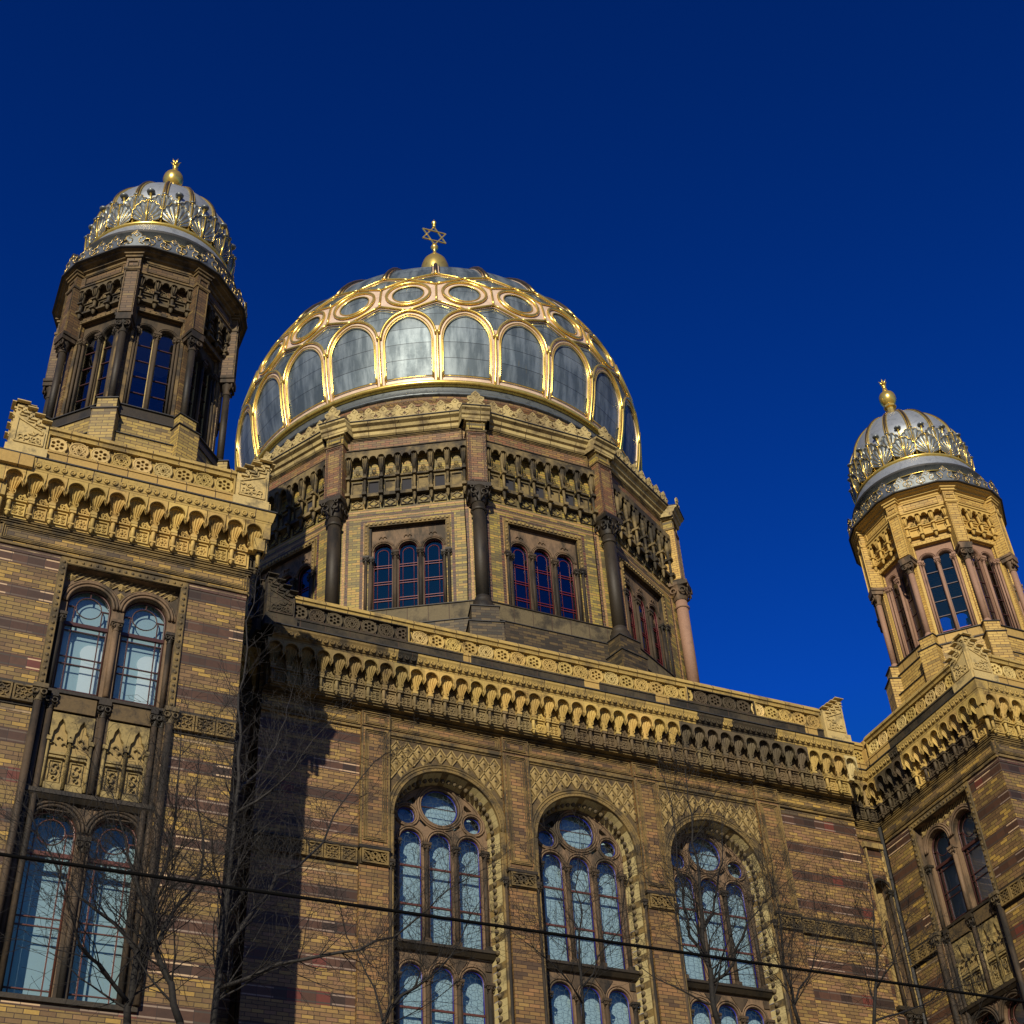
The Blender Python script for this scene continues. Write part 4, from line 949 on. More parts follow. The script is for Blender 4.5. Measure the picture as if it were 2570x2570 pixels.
TL=dict(arc_sand=1,brick=M['turret_brick_l'] if 'turret_brick_l' in M else brick('brown_turret_brick',[(.17,.11,.055),(.25,.17,.07),(.12,.07,.04),(.20,.13,.06)],[(.07,.045,.03),(.10,.065,.035),(.15,.09,.045)],False,.55),sand=stone('black_brown_sandstone',(.075,.052,.031),(.018,.014,.010),.55,2.,streak=.3),stone=stone('brown_turret_stone',(.17,.115,.05),(.04,.03,.02),.6,2.),cap=M['sand_dk'],col=M['soot'],plinth=M['turret_plinth'],sillm=M['soot'],arc=stone('dark_turret_arcade',(.10,.075,.04),(.025,.02,.014),.55,3.),arc2=stone('dark_turret_relief',(.20,.15,.075),(.05,.04,.025),.5,4.),bar=2)
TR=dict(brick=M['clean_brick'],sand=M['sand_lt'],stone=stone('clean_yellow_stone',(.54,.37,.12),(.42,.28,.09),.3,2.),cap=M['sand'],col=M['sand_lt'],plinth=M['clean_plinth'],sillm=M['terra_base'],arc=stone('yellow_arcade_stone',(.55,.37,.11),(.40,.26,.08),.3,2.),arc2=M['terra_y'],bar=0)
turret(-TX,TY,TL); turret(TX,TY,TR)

# ------------------------------------------------------------------ twelve-sided drum
DX,DY=0.,8.21; A12=7.30; T15=math.tan(math.radians(15))
def Fd(k,a=A12): az=30*k; return Fr(DX+math.sin(math.radians(az))*a,DY-math.cos(math.radians(az))*a,az)
b=MB()
for k in range(12):
    F=Fd(k); hw=A12*T15
    b.plate(F,rect(-hw+.002,hw-.002,24.22,31.1),[rect(-1.06,1.06,24.80,27.74)]+[rect(-.47*3+.47*i-.1,-.47*3+.47*i+.1,29.00,29.40) for i in range(7)],0,-.30,0,1)
b0=b.build('drum_wall',[M['drum_brick'],M['sand_dk']],syn)
d=MB(); hw=A12*T15; F=F0
d.box(F,-hw+.03,hw-.03,-.02,.09,30.50,31.06,1); framed(d,F,-1.62,1.62,30.56,31.02,.09,0,2,.02)
for z in (30.56,30.48,30.41): d.box(F,-hw,hw,-.02,.17-(30.56-z),z-.03,z,2)
frz=d.build('frieze_band',[M['terra_mid'],M['drum_band_brick'],M['sand_dk'],M['inlay_dk'],M['inlay_lt'],M['lozenge'],M['sand_dk'],M['soot'],M['sill']],b0,X)
d=MB()
for (u0,u1,z0,z1) in ((-1.70,-1.62,24.85,28.22),(1.62,1.70,24.85,28.22),(-1.30,-1.22,24.85,28.0),(1.22,1.30,24.85,28.0),(-1.22,1.22,27.94,28.0),(-1.62,1.62,28.16,28.22),(-1.62,-1.30,24.85,24.92),(1.30,1.62,24.85,24.92)): d.box(F,u0,u1,-.02,.005,z0,z1,3)
for (u0,u1,z0,z1) in ((-1.78,1.78,28.06,28.11),(-1.78,-1.72,24.80,28.3),(1.72,1.78,24.80,28.3),(-1.78,1.78,28.30,28.36),(-1.215,-1.18,24.8,27.93)): d.box(F,u0,u1,-.02,.007,z0,z1,4)
for (u0,u1,z0,z1) in ((-1.19,1.19,27.74,27.87),(-1.19,-1.07,26.7,27.74),(1.07,1.19,26.7,27.74)): d.box(F,u0,u1,-.02,.04,z0,z1,0)
for i in range(-9,10):
    d.box(F,i*.124-.035,i*.124+.035,.0,.075,27.78,27.84,5)
for z in [26.8+.13*i for i in range(7)]:
    for s in (-1,1): d.sphere(F.P(s*1.13,.04,z),.036,5,6,3)
for s in (-1,1):
    for q,w in ((1.13,.02),(1.0,-.06)): d.tube([F.P(s*q,w,24.85),F.P(s*q,w,26.45)],.045,8,6); capital(d,F,s*q,w,26.45,26.7,.045,7)
d.box(F,-hw+.05,hw-.05,-.2,.12,24.24,24.78,8); d.box(F,-hw,hw,-.2,.15,24.78,24.81,7)
dr=d.build('inlaid_window_surround',[M['terra_mid'],M['drum_band_brick'],M['sand_dk'],M['inlay_dk'],M['inlay_lt'],M['lozenge'],M['sand_dk'],M['soot'],M['sill']],b0,X)
ar=mini_arcade([-.47*3.5+.47*i for i in range(8)],.26,30.40,28.52,0,1,0,win=[1,2],tiles=True)
arc_d=ar.build('corbel_arcade',[M['drum_arc'] if 'drum_arc' in M else stone('drum_arcade_stone',(.22,.165,.08),(.035,.028,.018),.72,1.1),stone('drum_arcade_relief',(.22,.165,.075),(.06,.045,.025),.6,2.),M['dark']],b0,X)
tr=MB(); cs=(-.69,0,.69)
tr.plate(F0,rect(-1.07,1.07,24.80,27.74),[arch(u,.255,24.88,26.97,12) for u in cs],-.12,-.22,0,1)
for u in cs:
    for r,w in ((.27,-.11),(.31,-.10),(.345,-.11)): tr.ring(F0,u,26.97,r,w,.016,0,14,4,0,180)
    for s in (-1,1): tr.ring(F0,u+s*.05,27.40,.05,-.10,.016,0,8,4,0,200)
for u in (-.345,.345): tr.tube([F0.P(u,-.08,24.85),F0.P(u,-.08,26.62)],.05,8,1); capital(tr,F0,u,-.08,26.62,26.87,.05,1); tr.box(F0,u-.08,u+.08,-.13,-.1,24.8,26.8,1)
tr.box(F0,-1.06,-1.0,-.12,-.02,24.8,27.74,1)
twn=tr.build('drum_window',[M['sand'],M['sand_dk']],syn,X)
g=MB(); r=MB()
for u in cs:
    g=MB(); g.plate(F0,arch(u,.265,24.86,26.97,12),[],-.20,-.21,0,sides=False); g.build('window_glass',M['drumglass'],twn,X)
    r.tube([F0.P(a,-.185,z) for a,z in arch(u,.248,24.88,26.97,12)],.010,4,0)
    r.tube([F0.P(a,-.185,z) for a,z in arch(u,.15,24.9,26.90,10)],.007,4,0)
    for z in (25.30,25.38,25.86,25.94,26.42,26.50): r.box(F0,u-.255,u+.255,-.195,-.178,z-.007,z+.007,0)
br=r.build('glazing_bars',[M['crimson']],twn,X)
Fp=F0
p=MB(); p.box(Fp,-.27,.27,-.5,.20,28.66,30.62,0); p.box(Fp,-.30,.30,-.5,.23,30.62,30.68,1); p.box(Fp,-.265,.265,-.5,.18,30.68,31.08,3); framed(p,Fp,-.24,.24,28.72,30.56,.20,4,2,.022,.02); framed(p,Fp,-.2,.2,30.74,31.02,.18,1,1,.02)
p.box(Fp,-.31,.31,-.5,.25,28.58,28.66,2); p.box(Fp,-.17,.17,-.55,-.26,24.3,28.6,0)
pier=p.build('corner_pier',[M['drum_band_brick'],M['terra_mid'],M['sand_dk'],M['drum_brick'],M['inlay_dk']],b0,X)
c=MB(); c.tube([Fp.P(0,0,24.8),Fp.P(0,0,28.0)],.18,16,0); c.lathe(Fp.P(0,0,24.30),[(.30,0),(.30,.22),(.24,.26),(.26,.34),(.22,.42),(.195,.5)],16,0); c.lathe(Fp.P(0,0,27.72),[(.2,0),(.235,.04),(.2,.08)],16,0)
col=c.build('drum_column',[M['soot']],b0,X)
e=MB(); e.lathe(Fp.P(0,0,28.0),[(.20,0),(.22,.05),(.24,.2),(.33,.42),(.36,.46)],12,0); e.box(Fp,-.33,.33,-.33,.33,28.44,28.58,0)
for s in (-1,1):
    for w in (.30,): 
        e.ring(Fp,s*.14,28.27,.09,w-.02,.028,0,10,4); e.ring(Fp,s*.2,28.40,.05,w+.02,.025,0,8,4); e.tube([Fp.P(s*.05,.21,28.03),Fp.P(s*.10,.27,28.15),Fp.P(s*.2,.24,28.2)],.025,5,0)
    for q in (-1,1): e.ring(Fr(0,0,90*s),q*.14,28.27,.09,.28,.028,0,10,4)
cap=e.build('column_capital',[M['soot']],b0,X)
q=MB(); q.box(Fp,-.36,.36,-.6,.34,23.75,24.28,0); q.box(Fp,-.39,.39,-.6,.37,24.28,24.305,1); q.box(Fp,-.44,.44,-.6,.44,22.0,23.72,0); q.box(Fp,-.47,.47,-.6,.47,23.72,23.745,1)
plt=q.build('pier_plinth',[M['dark_brick'],M['lead_roof']],b0,X)
pale=M['sand_lt']
for k in range(12):
    F=Fd(k)
    for i,o_ in enumerate((dr,arc_d,frz)):
        if k==0: o_.matrix_local=F.M(0,0,0)
        else: copy(o_,b0,F.M(0,0,0))
    if k==0: twn.matrix_local=F.M(0,0,0)
    else: copy_tree(twn,syn,F.M(0,0,0))
    Fa=Fr(DX,DY,30*k+15)
    for o_,r_ in ((pier,7.70),(col,7.74),(cap,7.74),(plt,7.74)):
        Mx=Fa.M(0,r_,0)
        if k==0: o_.matrix_local=Mx
        else:
            n=copy(o_,b0,Mx)
            if o_ is col and k in (1,2):
                n.data=n.data.copy(); n.data.materials[0]=pale
            if o_ is cap and k in (1,2): n.data=n.data.copy(); n.data.materials[0]=M['sand']
            if o_ is pier and k in (1,2): n.data=n.data.copy(); n.data.materials[0]=M['clean_brick']
# front right arcade: grazing sunlight put into the colour, a paler yellow
for ch in b0.children:
    if ch.name.startswith('corbel_arcade'):
        az=math.degrees(ch.matrix_local.to_euler().z)
        if abs(az-30)<1: ch.data=ch.data.copy(); ch.data.materials[0]=stone('sunlit_yellow_arcade',(.52,.40,.17),(.36,.27,.12),.3,1.3)
b=MB()
for k in range(12):
    F=Fd(k,7.42); h1=7.42*T15; b.box(F,-h1+.002,h1-.002,-.5,0,23.5,24.24,0); b.box(F,-h1,h1,-.5,.03,24.24,24.262,1)
    F=Fd(k,7.58); h1=7.58*T15; b.box(F,-h1+.002,h1-.002,-.5,0,21.5,23.48,0); b.box(F,-h1,h1,-.5,.03,23.48,23.502,1)
b.build('drum_plinth',[M['dark_brick'],M['lead_roof']],syn)
b=MB(); b.lathe((DX,DY,24.3),[(.01,0),(7.,0)],24,0); b.lathe((DX,DY,30.4),[(.01,.2),(7.1,0)],24,0); b.lathe((DX,DY,24.3),[(5.2,0),(5.2,6.2)],24,1); b.build('drum_interior',[M['dark'],M['dark']],b0)
# stone cornice with projections over the piers, lily crest
def out24(r,d=3.1): return [(DX+r*math.sin(math.radians(30*k+15+s*d)),DY-r*math.cos(math.radians(30*k+15+s*d))) for k in range(12) for s in (-1,1)]
def out48(rp,rf):
    """outline: projecting over piers (radius rp), set back along faces (apothem rf)"""
    o=[]
    for k in range(12):
        a0=30*k+15
        for da,rr in ((-3.4,None),(-2.9,rp),(2.9,rp),(3.4,None)):
            az=a0+da
            if rr is None: rel=math.radians(da+(15 if da<0 else -15)); rr=rf/math.cos(rel)
            a=math.radians(az); o.append((DX+rr*math.sin(a),DY-rr*math.cos(a)))
    return o
d=MB()
prof=[(7.94,7.42,31.06),(7.98,7.47,31.10),(7.98,7.49,31.20),(8.03,7.56,31.23),(8.06,7.60,31.32),(8.14,7.70,31.37),(8.15,7.72,31.42)]
pr2=[(8.15,7.72,31.422),(8.18,7.75,31.43),(8.18,7.75,31.455),(7.0,6.8,31.50)]
for pf,m in ((prof,0),(pr2,1)):
    rr=[out48(a,c_) for a,c_,z in pf]
    for i in range(len(pf)-1):
        for j in range(48):
            jj=(j+1)%48; d.add([(*rr[i][j],pf[i][2]),(*rr[i][jj],pf[i][2]),(*rr[i+1][jj],pf[i+1][2]),(*rr[i+1][j],pf[i+1][2])],[(0,1,2,3)],m)
for k in range(12): d.box(Fr(DX,DY,30*k+15),-.32,.32,7.3,7.95,31.02,31.3,0)
d.build('drum_cornice',[M['cream'],M['lead_roof']],syn)
b=MB(); fleur(b,F0,0,31.46,1.30,8.08,0)
for u in (-1.48,-1.06,-.63,-.21,.21,.63,1.06,1.48):
    a=math.radians(-15); n=b
F=Fr(0,0,15)
for u in (-1.48,-1.06,-.63,-.21,.21,.63,1.06,1.48): fleur(b,F,u,31.46,1.10,7.68,0)
cr=b.build('lily_crest',[M['cream']],syn,X)
for k in range(12):
    Mx=Fr(DX,DY,30*k+15).M(0,0,0)
    if k==0: cr.matrix_local=Mx
    else: copy(cr,syn,Mx)
b=MB(); b.lathe((DX,DY,0),[(6.72,31.45),(6.72,31.62),(6.60,31.64),(6.60,33.05),(6.68,33.09),(6.68,33.20),(6.5,33.26)],96,0)
for i in range(48):
    F=Fr(DX,DY,7.5*i+3.75); framed(b,F,-.33,.33,32.0,32.95,6.60,0,2,.05)
b.build('attic_wall',[M['drum_band_brick']],b0)

# ------------------------------------------------------------------ the great dome
def RD(z):
    R,zc,H,p,q,Hb=7.0,36.48,7.03,2.03,1.72,8.92
    t=(z-zc)/H if z>zc else (zc-z)/Hb
    return R*max(1e-9,1-min(t,1)**p)**(1/q)
def DP(az,z,o=0.):
    """point on the dome, o metres off its surface"""
    e=.02; dr=(RD(z+e)-RD(z-e))/(2*e) if z<43.3 else -8; n=math.hypot(1,dr); r=RD(z)+o/n; zz=z-o*dr/n; a=math.radians(az)
    return (r*math.sin(a),-r*math.cos(a),zz)
dome_z=33.0
zs=[33.70+ (36.48-33.70)*i/8 for i in range(8)]+[36.48+7.03*math.sin(PI/2*i/26) for i in range(27)]
b=MB(); b.lathe((0,0,0),[(RD(z) if z<43.5 else .001,z) for z in zs],144,0)
dome=b.build('dome',[M['zinc']],syn,Matrix.Translation((DX,DY,0)))
b=MB()
b.lathe((0,0,0),[(6.55,33.24),(6.74,33.27),(6.75,33.31),(6.70,33.34),(6.66,33.5),(6.66,33.64)],96,0)
b.build('lead_skirt',[M['lead']],dome,X)
b=MB(); b.lathe((0,0,0),[(6.66,33.64),(6.78,33.66),(6.83,33.73),(6.80,33.80),(6.70,33.83)],120,0); b.build('gold_ring',[M['gold']],dome,X)
def ribbon(b,pts,hw,o,m,th=.03):
    """strip lying on the dome along (az,z) points"""
    P=[Vector(DP(a,z,o)) for a,z in pts]; vs=[]
    for i,p in enumerate(P):
        t=(P[min(i+1,len(P)-1)]-P[max(i-1,0)]).normalized(); a,z=pts[i]; n=(Vector(DP(a,z,o+.1))-p).normalized(); s=t.cross(n).normalized()
        vs+=[p-s*hw,p+s*hw,p+s*hw-n*th,p-s*hw-n*th]
    fs=[]
    for i in range(len(P)-1):
        a,c=4*i,4*i+4
        for q in range(4): fs.append((a+q,a+(q+1)%4,c+(q+1)%4,c+q))
    b.add(vs,fs,m)
def line(p,q,n): return [(p[0]+(q[0]-p[0])*i/n,p[1]+(q[1]-p[1])*i/n) for i in range(n+1)]
zS,zX,zT,zH,zU,zO,zD=35.05,35.86,36.72,37.14,38.16,38.60,38.98
def archcurve(A,zb,zs_,zt,n=16):
    """pointed arch in (az,z) from (-A,zb) over (0,zt) to (A,zb)"""
    o=line((-A,zb),(-A,zs_),6)
    for i in range(1,n+1):
        t=i/n; o.append((-A*math.cos(t*PI/2)**.85 if t<1 else 0,zs_+(zt-zs_)*(math.sin(t*PI/2)**.92*.86+.14*t**2)))
    return o+[(-a,z) for a,z in o[:-1][::-1]]
b=MB()
def tube(pts,r,m,o=.05): b.tube([DP(a,z,o) for a,z in pts],r*.84,6,m)
# vertical stem at the left border of the sector and the arch
ribbon(b,line((-7.5,33.82),(-7.5,36.0),14),.135,.03,1)
tube(line((-7.5,33.82),(-7.5,35.75),12),.052,0,.07)
outer=archcurve(7.15,35.2,35.5,zT); outer=[p for p in outer if p[1]>35.5]
inner=archcurve(6.12,34.02,35.30,36.47)
mid=archcurve(6.62,34.0,35.40,zT-.12)
ribbon(b,[p for p in mid if p[1]>34.6],.085,.03,1); tube(outer,.052,0,.07)
tube(inner,.024,0,.045); tube([p for p in archcurve(6.45,33.95,35.36,36.56)],.018,0,.055)
ribbon(b,line((-7.5,33.93),(7.5,33.93),8),.11,.02,1); tube(line((-6.12,34.05),(6.12,34.05),6),.022,0,.05)
# zigzags, short uprights
for (p,q) in (((-7.5,zH),(0,zT)),((0,zT),(7.5,zH)),((-7.5,zU),(0,zO)),((0,zO),(7.5,zU)),((-7.5,zD),(0,zO)),((0,zO),(7.5,zD))):
    ribbon(b,line(p,q,5),.065,.034,1); tube(line(p,q,5),.046,0,.07)
for (p,q,dz) in (((-7.5,zH),(0,zT),-.20),((0,zT),(7.5,zH),-.20),((-7.5,zD),(0,zO),-.17),((0,zO),(7.5,zD),-.17)):
    sx=-1 if p[0]<0 else 1; pp=[(p[0]*.0+a_,z_+dz) for a_,z_ in line(p,q,5)]; pp=[t for t in pp if 2.6<abs(t[0])<7.6] ; 
    if len(pp)>1: tube(pp,.016,0,.05)
ribbon(b,line((-7.5,zH),(-7.5,zU),4),.13,.032,1); tube(line((-7.5,zH),(-7.5,zU),4),.046,0,.07)
# pink field of the hexagon with the roundel cut in it
def dm(u,v,zc=37.66): # metres -> (az,z)
    r=RD(zc); dz=.92; return (math.degrees(u/r)*(1+ (v*dz)*.035),zc+v*dz)
N_=36; hexp=[(7.5,zH),(7.5,zU),(0,zO),(-7.5,zU),(-7.5,zH),(0,zT)]
def hexr(th):
    # distance from the roundel centre to the hexagon border along th, metres
    import itertools
    best=9; rr=RD(37.66)
    P=[(math.radians(a)*RD(z),(z-37.66)/.92) for a,z in hexp]
    dx,dy=math.cos(th),math.sin(th)
    for i in range(6):
        (x1,y1),(x2,y2)=P[i],P[(i+1)%6]; ex,ey=x2-x1,y2-y1; den=dx*ey-dy*ex
        if abs(den)<1e-9: continue
        t=(x1*ey-y1*ex)/den; s_=(x1*dy-y1*dx)/den
        if t>0 and -1e-6<=s_<=1+1e-6: best=min(best,t)
    return best
ri=.51
vs=[];fs=[]
for i in range(N_):
    th=2*PI*i/N_; R_=hexr(th)
    for t in (0,.5,1):
        rr=ri+(R_-ri)*t; vs.append(DP(*dm(rr*math.cos(th),rr*math.sin(th)),.03))
    vs.append(DP(*dm(ri*math.cos(th),ri*math.sin(th)),.0))
for i in range(N_):
    a,c=4*i,4*((i+1)%N_); fs+=[(a,a+1,c+1,c),(a+1,a+2,c+2,c+1),(a+3,a,c,c+3)]
b.add(vs,fs,1)
def cpts(r): return [dm(r*math.cos(2*PI*i/28),r*math.sin(2*PI*i/28)) for i in range(28)]
b.tube([DP(a,z,.07) for a,z in cpts(.70)],.05,6,0,True); b.tube([DP(a,z,.04) for a,z in cpts(.51)],.022,5,0,True)
lat=b.build('gilded_lattice',[M['gold'],M['pink']],dome,X)
b=MB(); zz=[zD+(43.2-zD)*math.sin(PI/2*i/12) for i in range(13)]
pts=[(7.5,z) for z in zz]; ribbon(b,[p for p in pts if RD(p[1])>.9],.13,.03,1)
b.tube([DP(a,z,.07) for a,z in pts if RD(z)>.9],.07,6,0); 
for s in (-1,1): b.tube([DP(a+s*math.degrees(.12/RD(z)),z,.05) for a,z in pts if RD(z)>.9],.02,4,0)
ur=b.build('upper_rib',[M['gold_dull'],M['pink']],dome,X)
for k in range(1,24):
    Mx=Matrix.Rotation(math.radians(15*k),4,'Z'); copy(lat,dome,Mx); copy(ur,dome,Mx)
b=MB(); b.lathe((0,0,0),[(1.25,43.25),(1.0,43.5),(.62,44.2),(.48,45.4),(.47,46.3),(.54,46.75),(.56,46.95),(.54,47.1),(.46,47.38),(.33,47.58),(.20,47.70),(.22,47.74),(.12,47.80),(.07,47.95),(.06,48.15),(.13,48.22),(.16,48.30),(.13,48.38),(.07,48.42),(.09,48.50),(.04,48.54)],28,0)
fin=b.build('dome_finial',[M['gold']],dome,X)
b=MB(); Fs=Fr(0,0,-4)
for s in (0,1):
    pt=[(.565*math.cos(a),49.04+.565*math.sin(a)) for a in [2*PI/3*i+PI/2+PI*s for i in range(3)]]
    for i in range(3): b.tube([Fs.P(pt[i][0],.012*(1 if s else -1),pt[i][1]),Fs.P(pt[(i+1)%3][0],.012*(1 if s else -1),pt[(i+1)%3][1])],.034,4,0,smooth=False)
b.lathe((0,0,0),[(.03,49.56),(.08,49.62),(.08,49.68),(.05,49.70),(.06,49.75),(.11,49.82),(.09,49.92),(.03,49.99),(.0,50.12)],10,0)
b.build('star_of_six_points',[M['gold']],dome,X)

# ------------------------------------------------------------------ overhead wire, trees
b=MB(); b.tube([(-30,-20,5.27),(0,-20,5.31),(30,-20,5.27)],.0095,6,0); w_=b.build('overhead_wire',M['wire'])
w_['label']='black overhead wire strung level across the street before the facade'; w_['category']='wire'

TG={
'A0':[(-11.54, -9.0, 8.84), (-11.53, -9.0, 9.19), (-11.52, -9.0, 9.74), (-11.43, -9.0, 10.21), (-11.35, -9.0, 10.79), (-11.25, -9.0, 11.32), (-11.22, -9.0, 11.69), (-11.25, -9.0, 12.36), (-11.27, -9.0, 13.01)],
'A1':[(-11.52, -9.0, 9.74), (-11.8, -8.75, 10.22), (-12.27, -8.5, 10.65), (-12.54, -8.25, 11.07), (-12.85, -8.0, 11.68)],
'A2':[(-11.54, -9.0, 9.09), (-12.01, -9.25, 9.44), (-12.32, -9.5, 9.55), (-12.57, -9.75, 9.98), (-12.78, -10.0, 10.41)],
'B0':[(-10.99, -9.5, 8.72), (-11.15, -9.5, 9.2), (-11.39, -9.5, 9.61), (-11.45, -9.5, 9.93), (-11.67, -9.5, 10.33), (-11.88, -9.5, 10.8), (-12.04, -9.5, 11.29), (-12.19, -9.5, 11.67)],
'B1':[(-11.39, -9.5, 9.61), (-11.15, -9.25, 10.31), (-10.82, -9.0, 10.92), (-10.77, -8.75, 11.65), (-10.88, -8.5, 12.39), (-10.83, -8.25, 13.19)],
'C0':[(-10.23, -8.0, 9.36), (-10.2, -8.0, 10.02), (-10.19, -8.0, 10.86), (-10.18, -8.0, 11.5), (-10.16, -8.0, 12.22), (-10.15, -8.0, 13.12), (-10.17, -8.0, 13.82), (-10.25, -8.0, 14.3), (-10.2, -8.0, 14.9), (-10.24, -8.0, 15.98), (-10.13, -8.0, 16.66)],
'C1':[(-10.17, -8.0, 10.31), (-9.71, -7.75, 11.2), (-9.35, -7.5, 11.87), (-8.95, -7.25, 12.22), (-8.49, -7.0, 12.82), (-8.26, -6.75, 13.44), (-7.98, -6.5, 13.96), (-7.38, -6.25, 14.93), (-7.11, -6.0, 15.27)],
'C2':[(-10.16, -8.0, 12.39), (-10.17, -8.25, 12.42), (-9.79, -8.5, 12.68), (-9.51, -8.75, 12.99), (-9.33, -9.0, 13.35)],
'C3':[(-10.14, -8.0, 12.86), (-10.04, -7.75, 13.13), (-9.71, -7.5, 13.59), (-9.41, -7.25, 14.24), (-9.2, -7.0, 14.96), (-9.09, -6.75, 15.48)],
'C4':[(-10.19, -8.0, 9.86), (-9.45, -8.25, 10.19), (-8.96, -8.5, 10.26), (-8.47, -8.75, 10.31), (-8.04, -9.0, 10.45), (-7.74, -9.25, 10.71), (-7.58, -9.5, 10.87), (-7.38, -9.75, 11.0)],
'D0':[(-2.97, -9.0, 9.8), (-2.99, -9.0, 10.42), (-3.02, -9.0, 10.76), (-3.01, -9.0, 11.33), (-2.96, -9.0, 11.94), (-2.93, -9.0, 12.44), (-2.94, -9.0, 12.95), (-2.95, -9.0, 13.46), (-2.92, -9.0, 14.01)],
'D1':[(-3.01, -9.0, 11.29), (-2.61, -8.75, 11.72), (-2.3, -8.5, 12.27), (-1.94, -8.25, 12.96), (-1.69, -8.0, 13.72)],
'D2':[(-2.99, -9.0, 10.42), (-2.72, -9.25, 10.65), (-2.64, -9.5, 10.99), (-2.49, -9.75, 11.29), (-2.36, -10.0, 11.45)],
'D3':[(-3.02, -9.0, 10.76), (-3.11, -8.75, 11.25), (-2.98, -8.5, 11.91), (-2.85, -8.25, 12.67), (-2.64, -8.0, 13.71), (-2.55, -7.75, 14.63)],
'E0':[(-1.17, -8.5, 10.19), (-1.19, -8.5, 10.72), (-1.26, -8.5, 11.19), (-1.17, -8.5, 11.93), (-1.2, -8.5, 12.53)],
'E1':[(-1.18, -8.5, 10.51), (-0.63, -8.25, 11.13), (-0.25, -8.0, 11.62), (0.18, -7.75, 12.28)],
'F0':[(0.27, -8.5, 10.35), (0.53, -8.5, 11.17), (0.64, -8.5, 11.81), (0.72, -8.5, 12.13), (0.78, -8.5, 12.69)],
'F1':[(0.34, -8.5, 10.42), (0.98, -8.25, 10.69), (1.74, -8.0, 11.02), (2.34, -7.75, 11.39), (3.34, -7.5, 11.78)],
'F2':[(0.48, -8.5, 10.97), (0.7, -8.75, 11.3), (0.8, -9.0, 11.68)],
'H0':[(-5.2, -9.0, 9.55), (-5.18, -9.0, 10.25), (-5.15, -9.0, 10.92), (-5.08, -9.0, 11.38), (-5.1, -9.0, 11.82)],
'H1':[(-5.19, -9.0, 10.07), (-4.74, -8.75, 10.71), (-4.15, -8.5, 11.35), (-3.86, -8.25, 12.17)],
'H2':[(-5.19, -9.0, 9.84), (-5.67, -9.25, 10.21), (-6.15, -9.5, 10.33)],
'G0':[(-8.44, -9.3, 8.92), (-8.2, -9.3, 9.32), (-7.84, -9.3, 9.64), (-7.5, -9.3, 9.94), (-7.21, -9.3, 10.33), (-7.02, -9.3, 10.77)],
'G1':[(-8.31, -9.3, 9.14), (-8.34, -9.05, 9.67), (-8.49, -8.8, 10.2), (-8.65, -8.55, 10.87)],

}
def tree(keys,label,seed,base,mat,r0=.10,dens=1.,big=1.):
    R_=random.Random(seed); root=empty('bare_tree',(0,0,0),label,'tree','bare trees along the pavement')
    main=TG[keys[0]]; root.location=(base[0],base[1],.14)
    off=Vector(root.location)
    tr=MB(); p0=Vector(main[0]); pts=[Vector((base[0],base[1],0)) , Vector((base[0]*.7+p0.x*.3,base[1],3.)),Vector((base[0]*.3+p0.x*.7,p0.y,6.))]
    pts=[Vector((base[0],base[1],.0)),Vector((base[0]*.8+p0.x*.2,base[1]*.8+p0.y*.2,p0.z*.35)),Vector((base[0]*.4+p0.x*.6,base[1]*.4+p0.y*.6,p0.z*.7)),p0]
    tr.tube([p-off for p in pts],[r0*1.9,r0*1.5,r0*1.2,r0],9,0)
    cr=MB()
    def branch(p,d,L,r,depth):
        n=max(3,int(L/.16)); pts=[p]; rs=[r]; q=p.copy(); dd=d.normalized(); kids=[]
        for i in range(n):
            dd=(dd+Vector((R_.gauss(0,.13),R_.gauss(0,.13),R_.gauss(.035,.11)))).normalized()
            q=q+dd*(L/n); pts.append(q.copy()); rs.append(max(.0026,.9*r*(1-.8*(i+1)/n)))
            if depth>0 and R_.random()<.80*dens: kids.append((q.copy(),dd.copy(),rs[-1],1-(i+1)/n))
        cr.tube([x-off for x in pts],rs,4 if r>.012 else 3,0,cap=False)
        for (k,kd,kr,rem) in kids:
            ax=Vector((R_.gauss(0,1),R_.gauss(0,1),R_.gauss(0,1))).cross(kd).normalized()
            nd=(Matrix.Rotation(math.radians(R_.uniform(28,62)),3,ax)@kd); nd.z+=.10
            branch(k,nd,L*R_.uniform(.34,.68)*(.6+.6*rem),max(.003,kr*.6),depth-1)
    for i,kx in enumerate(keys):
        g=[Vector(p) for p in TG[kx]]
        # smooth the limb a little by subdividing with jitter
        h=[g[0]]
        for a,c in zip(g,g[1:]):
            m=(a+c)/2+Vector((R_.gauss(0,.02),R_.gauss(0,.03),R_.gauss(0,.02))); h+=[m,c]
        ra=r0 if i==0 else r0*.62; n=len(h)
        rs=[max(.008,ra*(1-.88*j/(n-1))) for j in range(n)]
        (tr if i==0 else cr).tube([x-off for x in h],rs,7,0)
        for j in range(1,n):
            dd=(h[j]-h[j-1]).normalized()
            for _ in range(3 if R_.random()<.6*dens else 2):
                ax=Vector((R_.gauss(0,1),R_.gauss(0,1),R_.gauss(0,1))).cross(dd).normalized()
                nd=Matrix.Rotation(math.radians(R_.uniform(30,65)),3,ax)@dd; nd.z+=.25
                branch(h[j],nd,big*R_.uniform(.6,1.6)*(1.1-.5*j/n),max(.005,rs[j]*.42),2)
        branch(h[-1],(h[-1]-h[-2]),R_.uniform(.7,1.0),rs[-1],2)
    tr.build('trunk',mat,root,X); cr.build('crown',mat,root,X)
tree(['A0','A1','A2'],'dark bare tree in front of the left tower, leftmost of the row',11,(-11.6,-9.0),M['bark'],.05,1.,1.15)
tree(['B0','B1'],'dark bare forked tree beside the pale stemmed one, before the left tower window',12,(-10.8,-9.6),M['bark'],.048,1.,1.15)
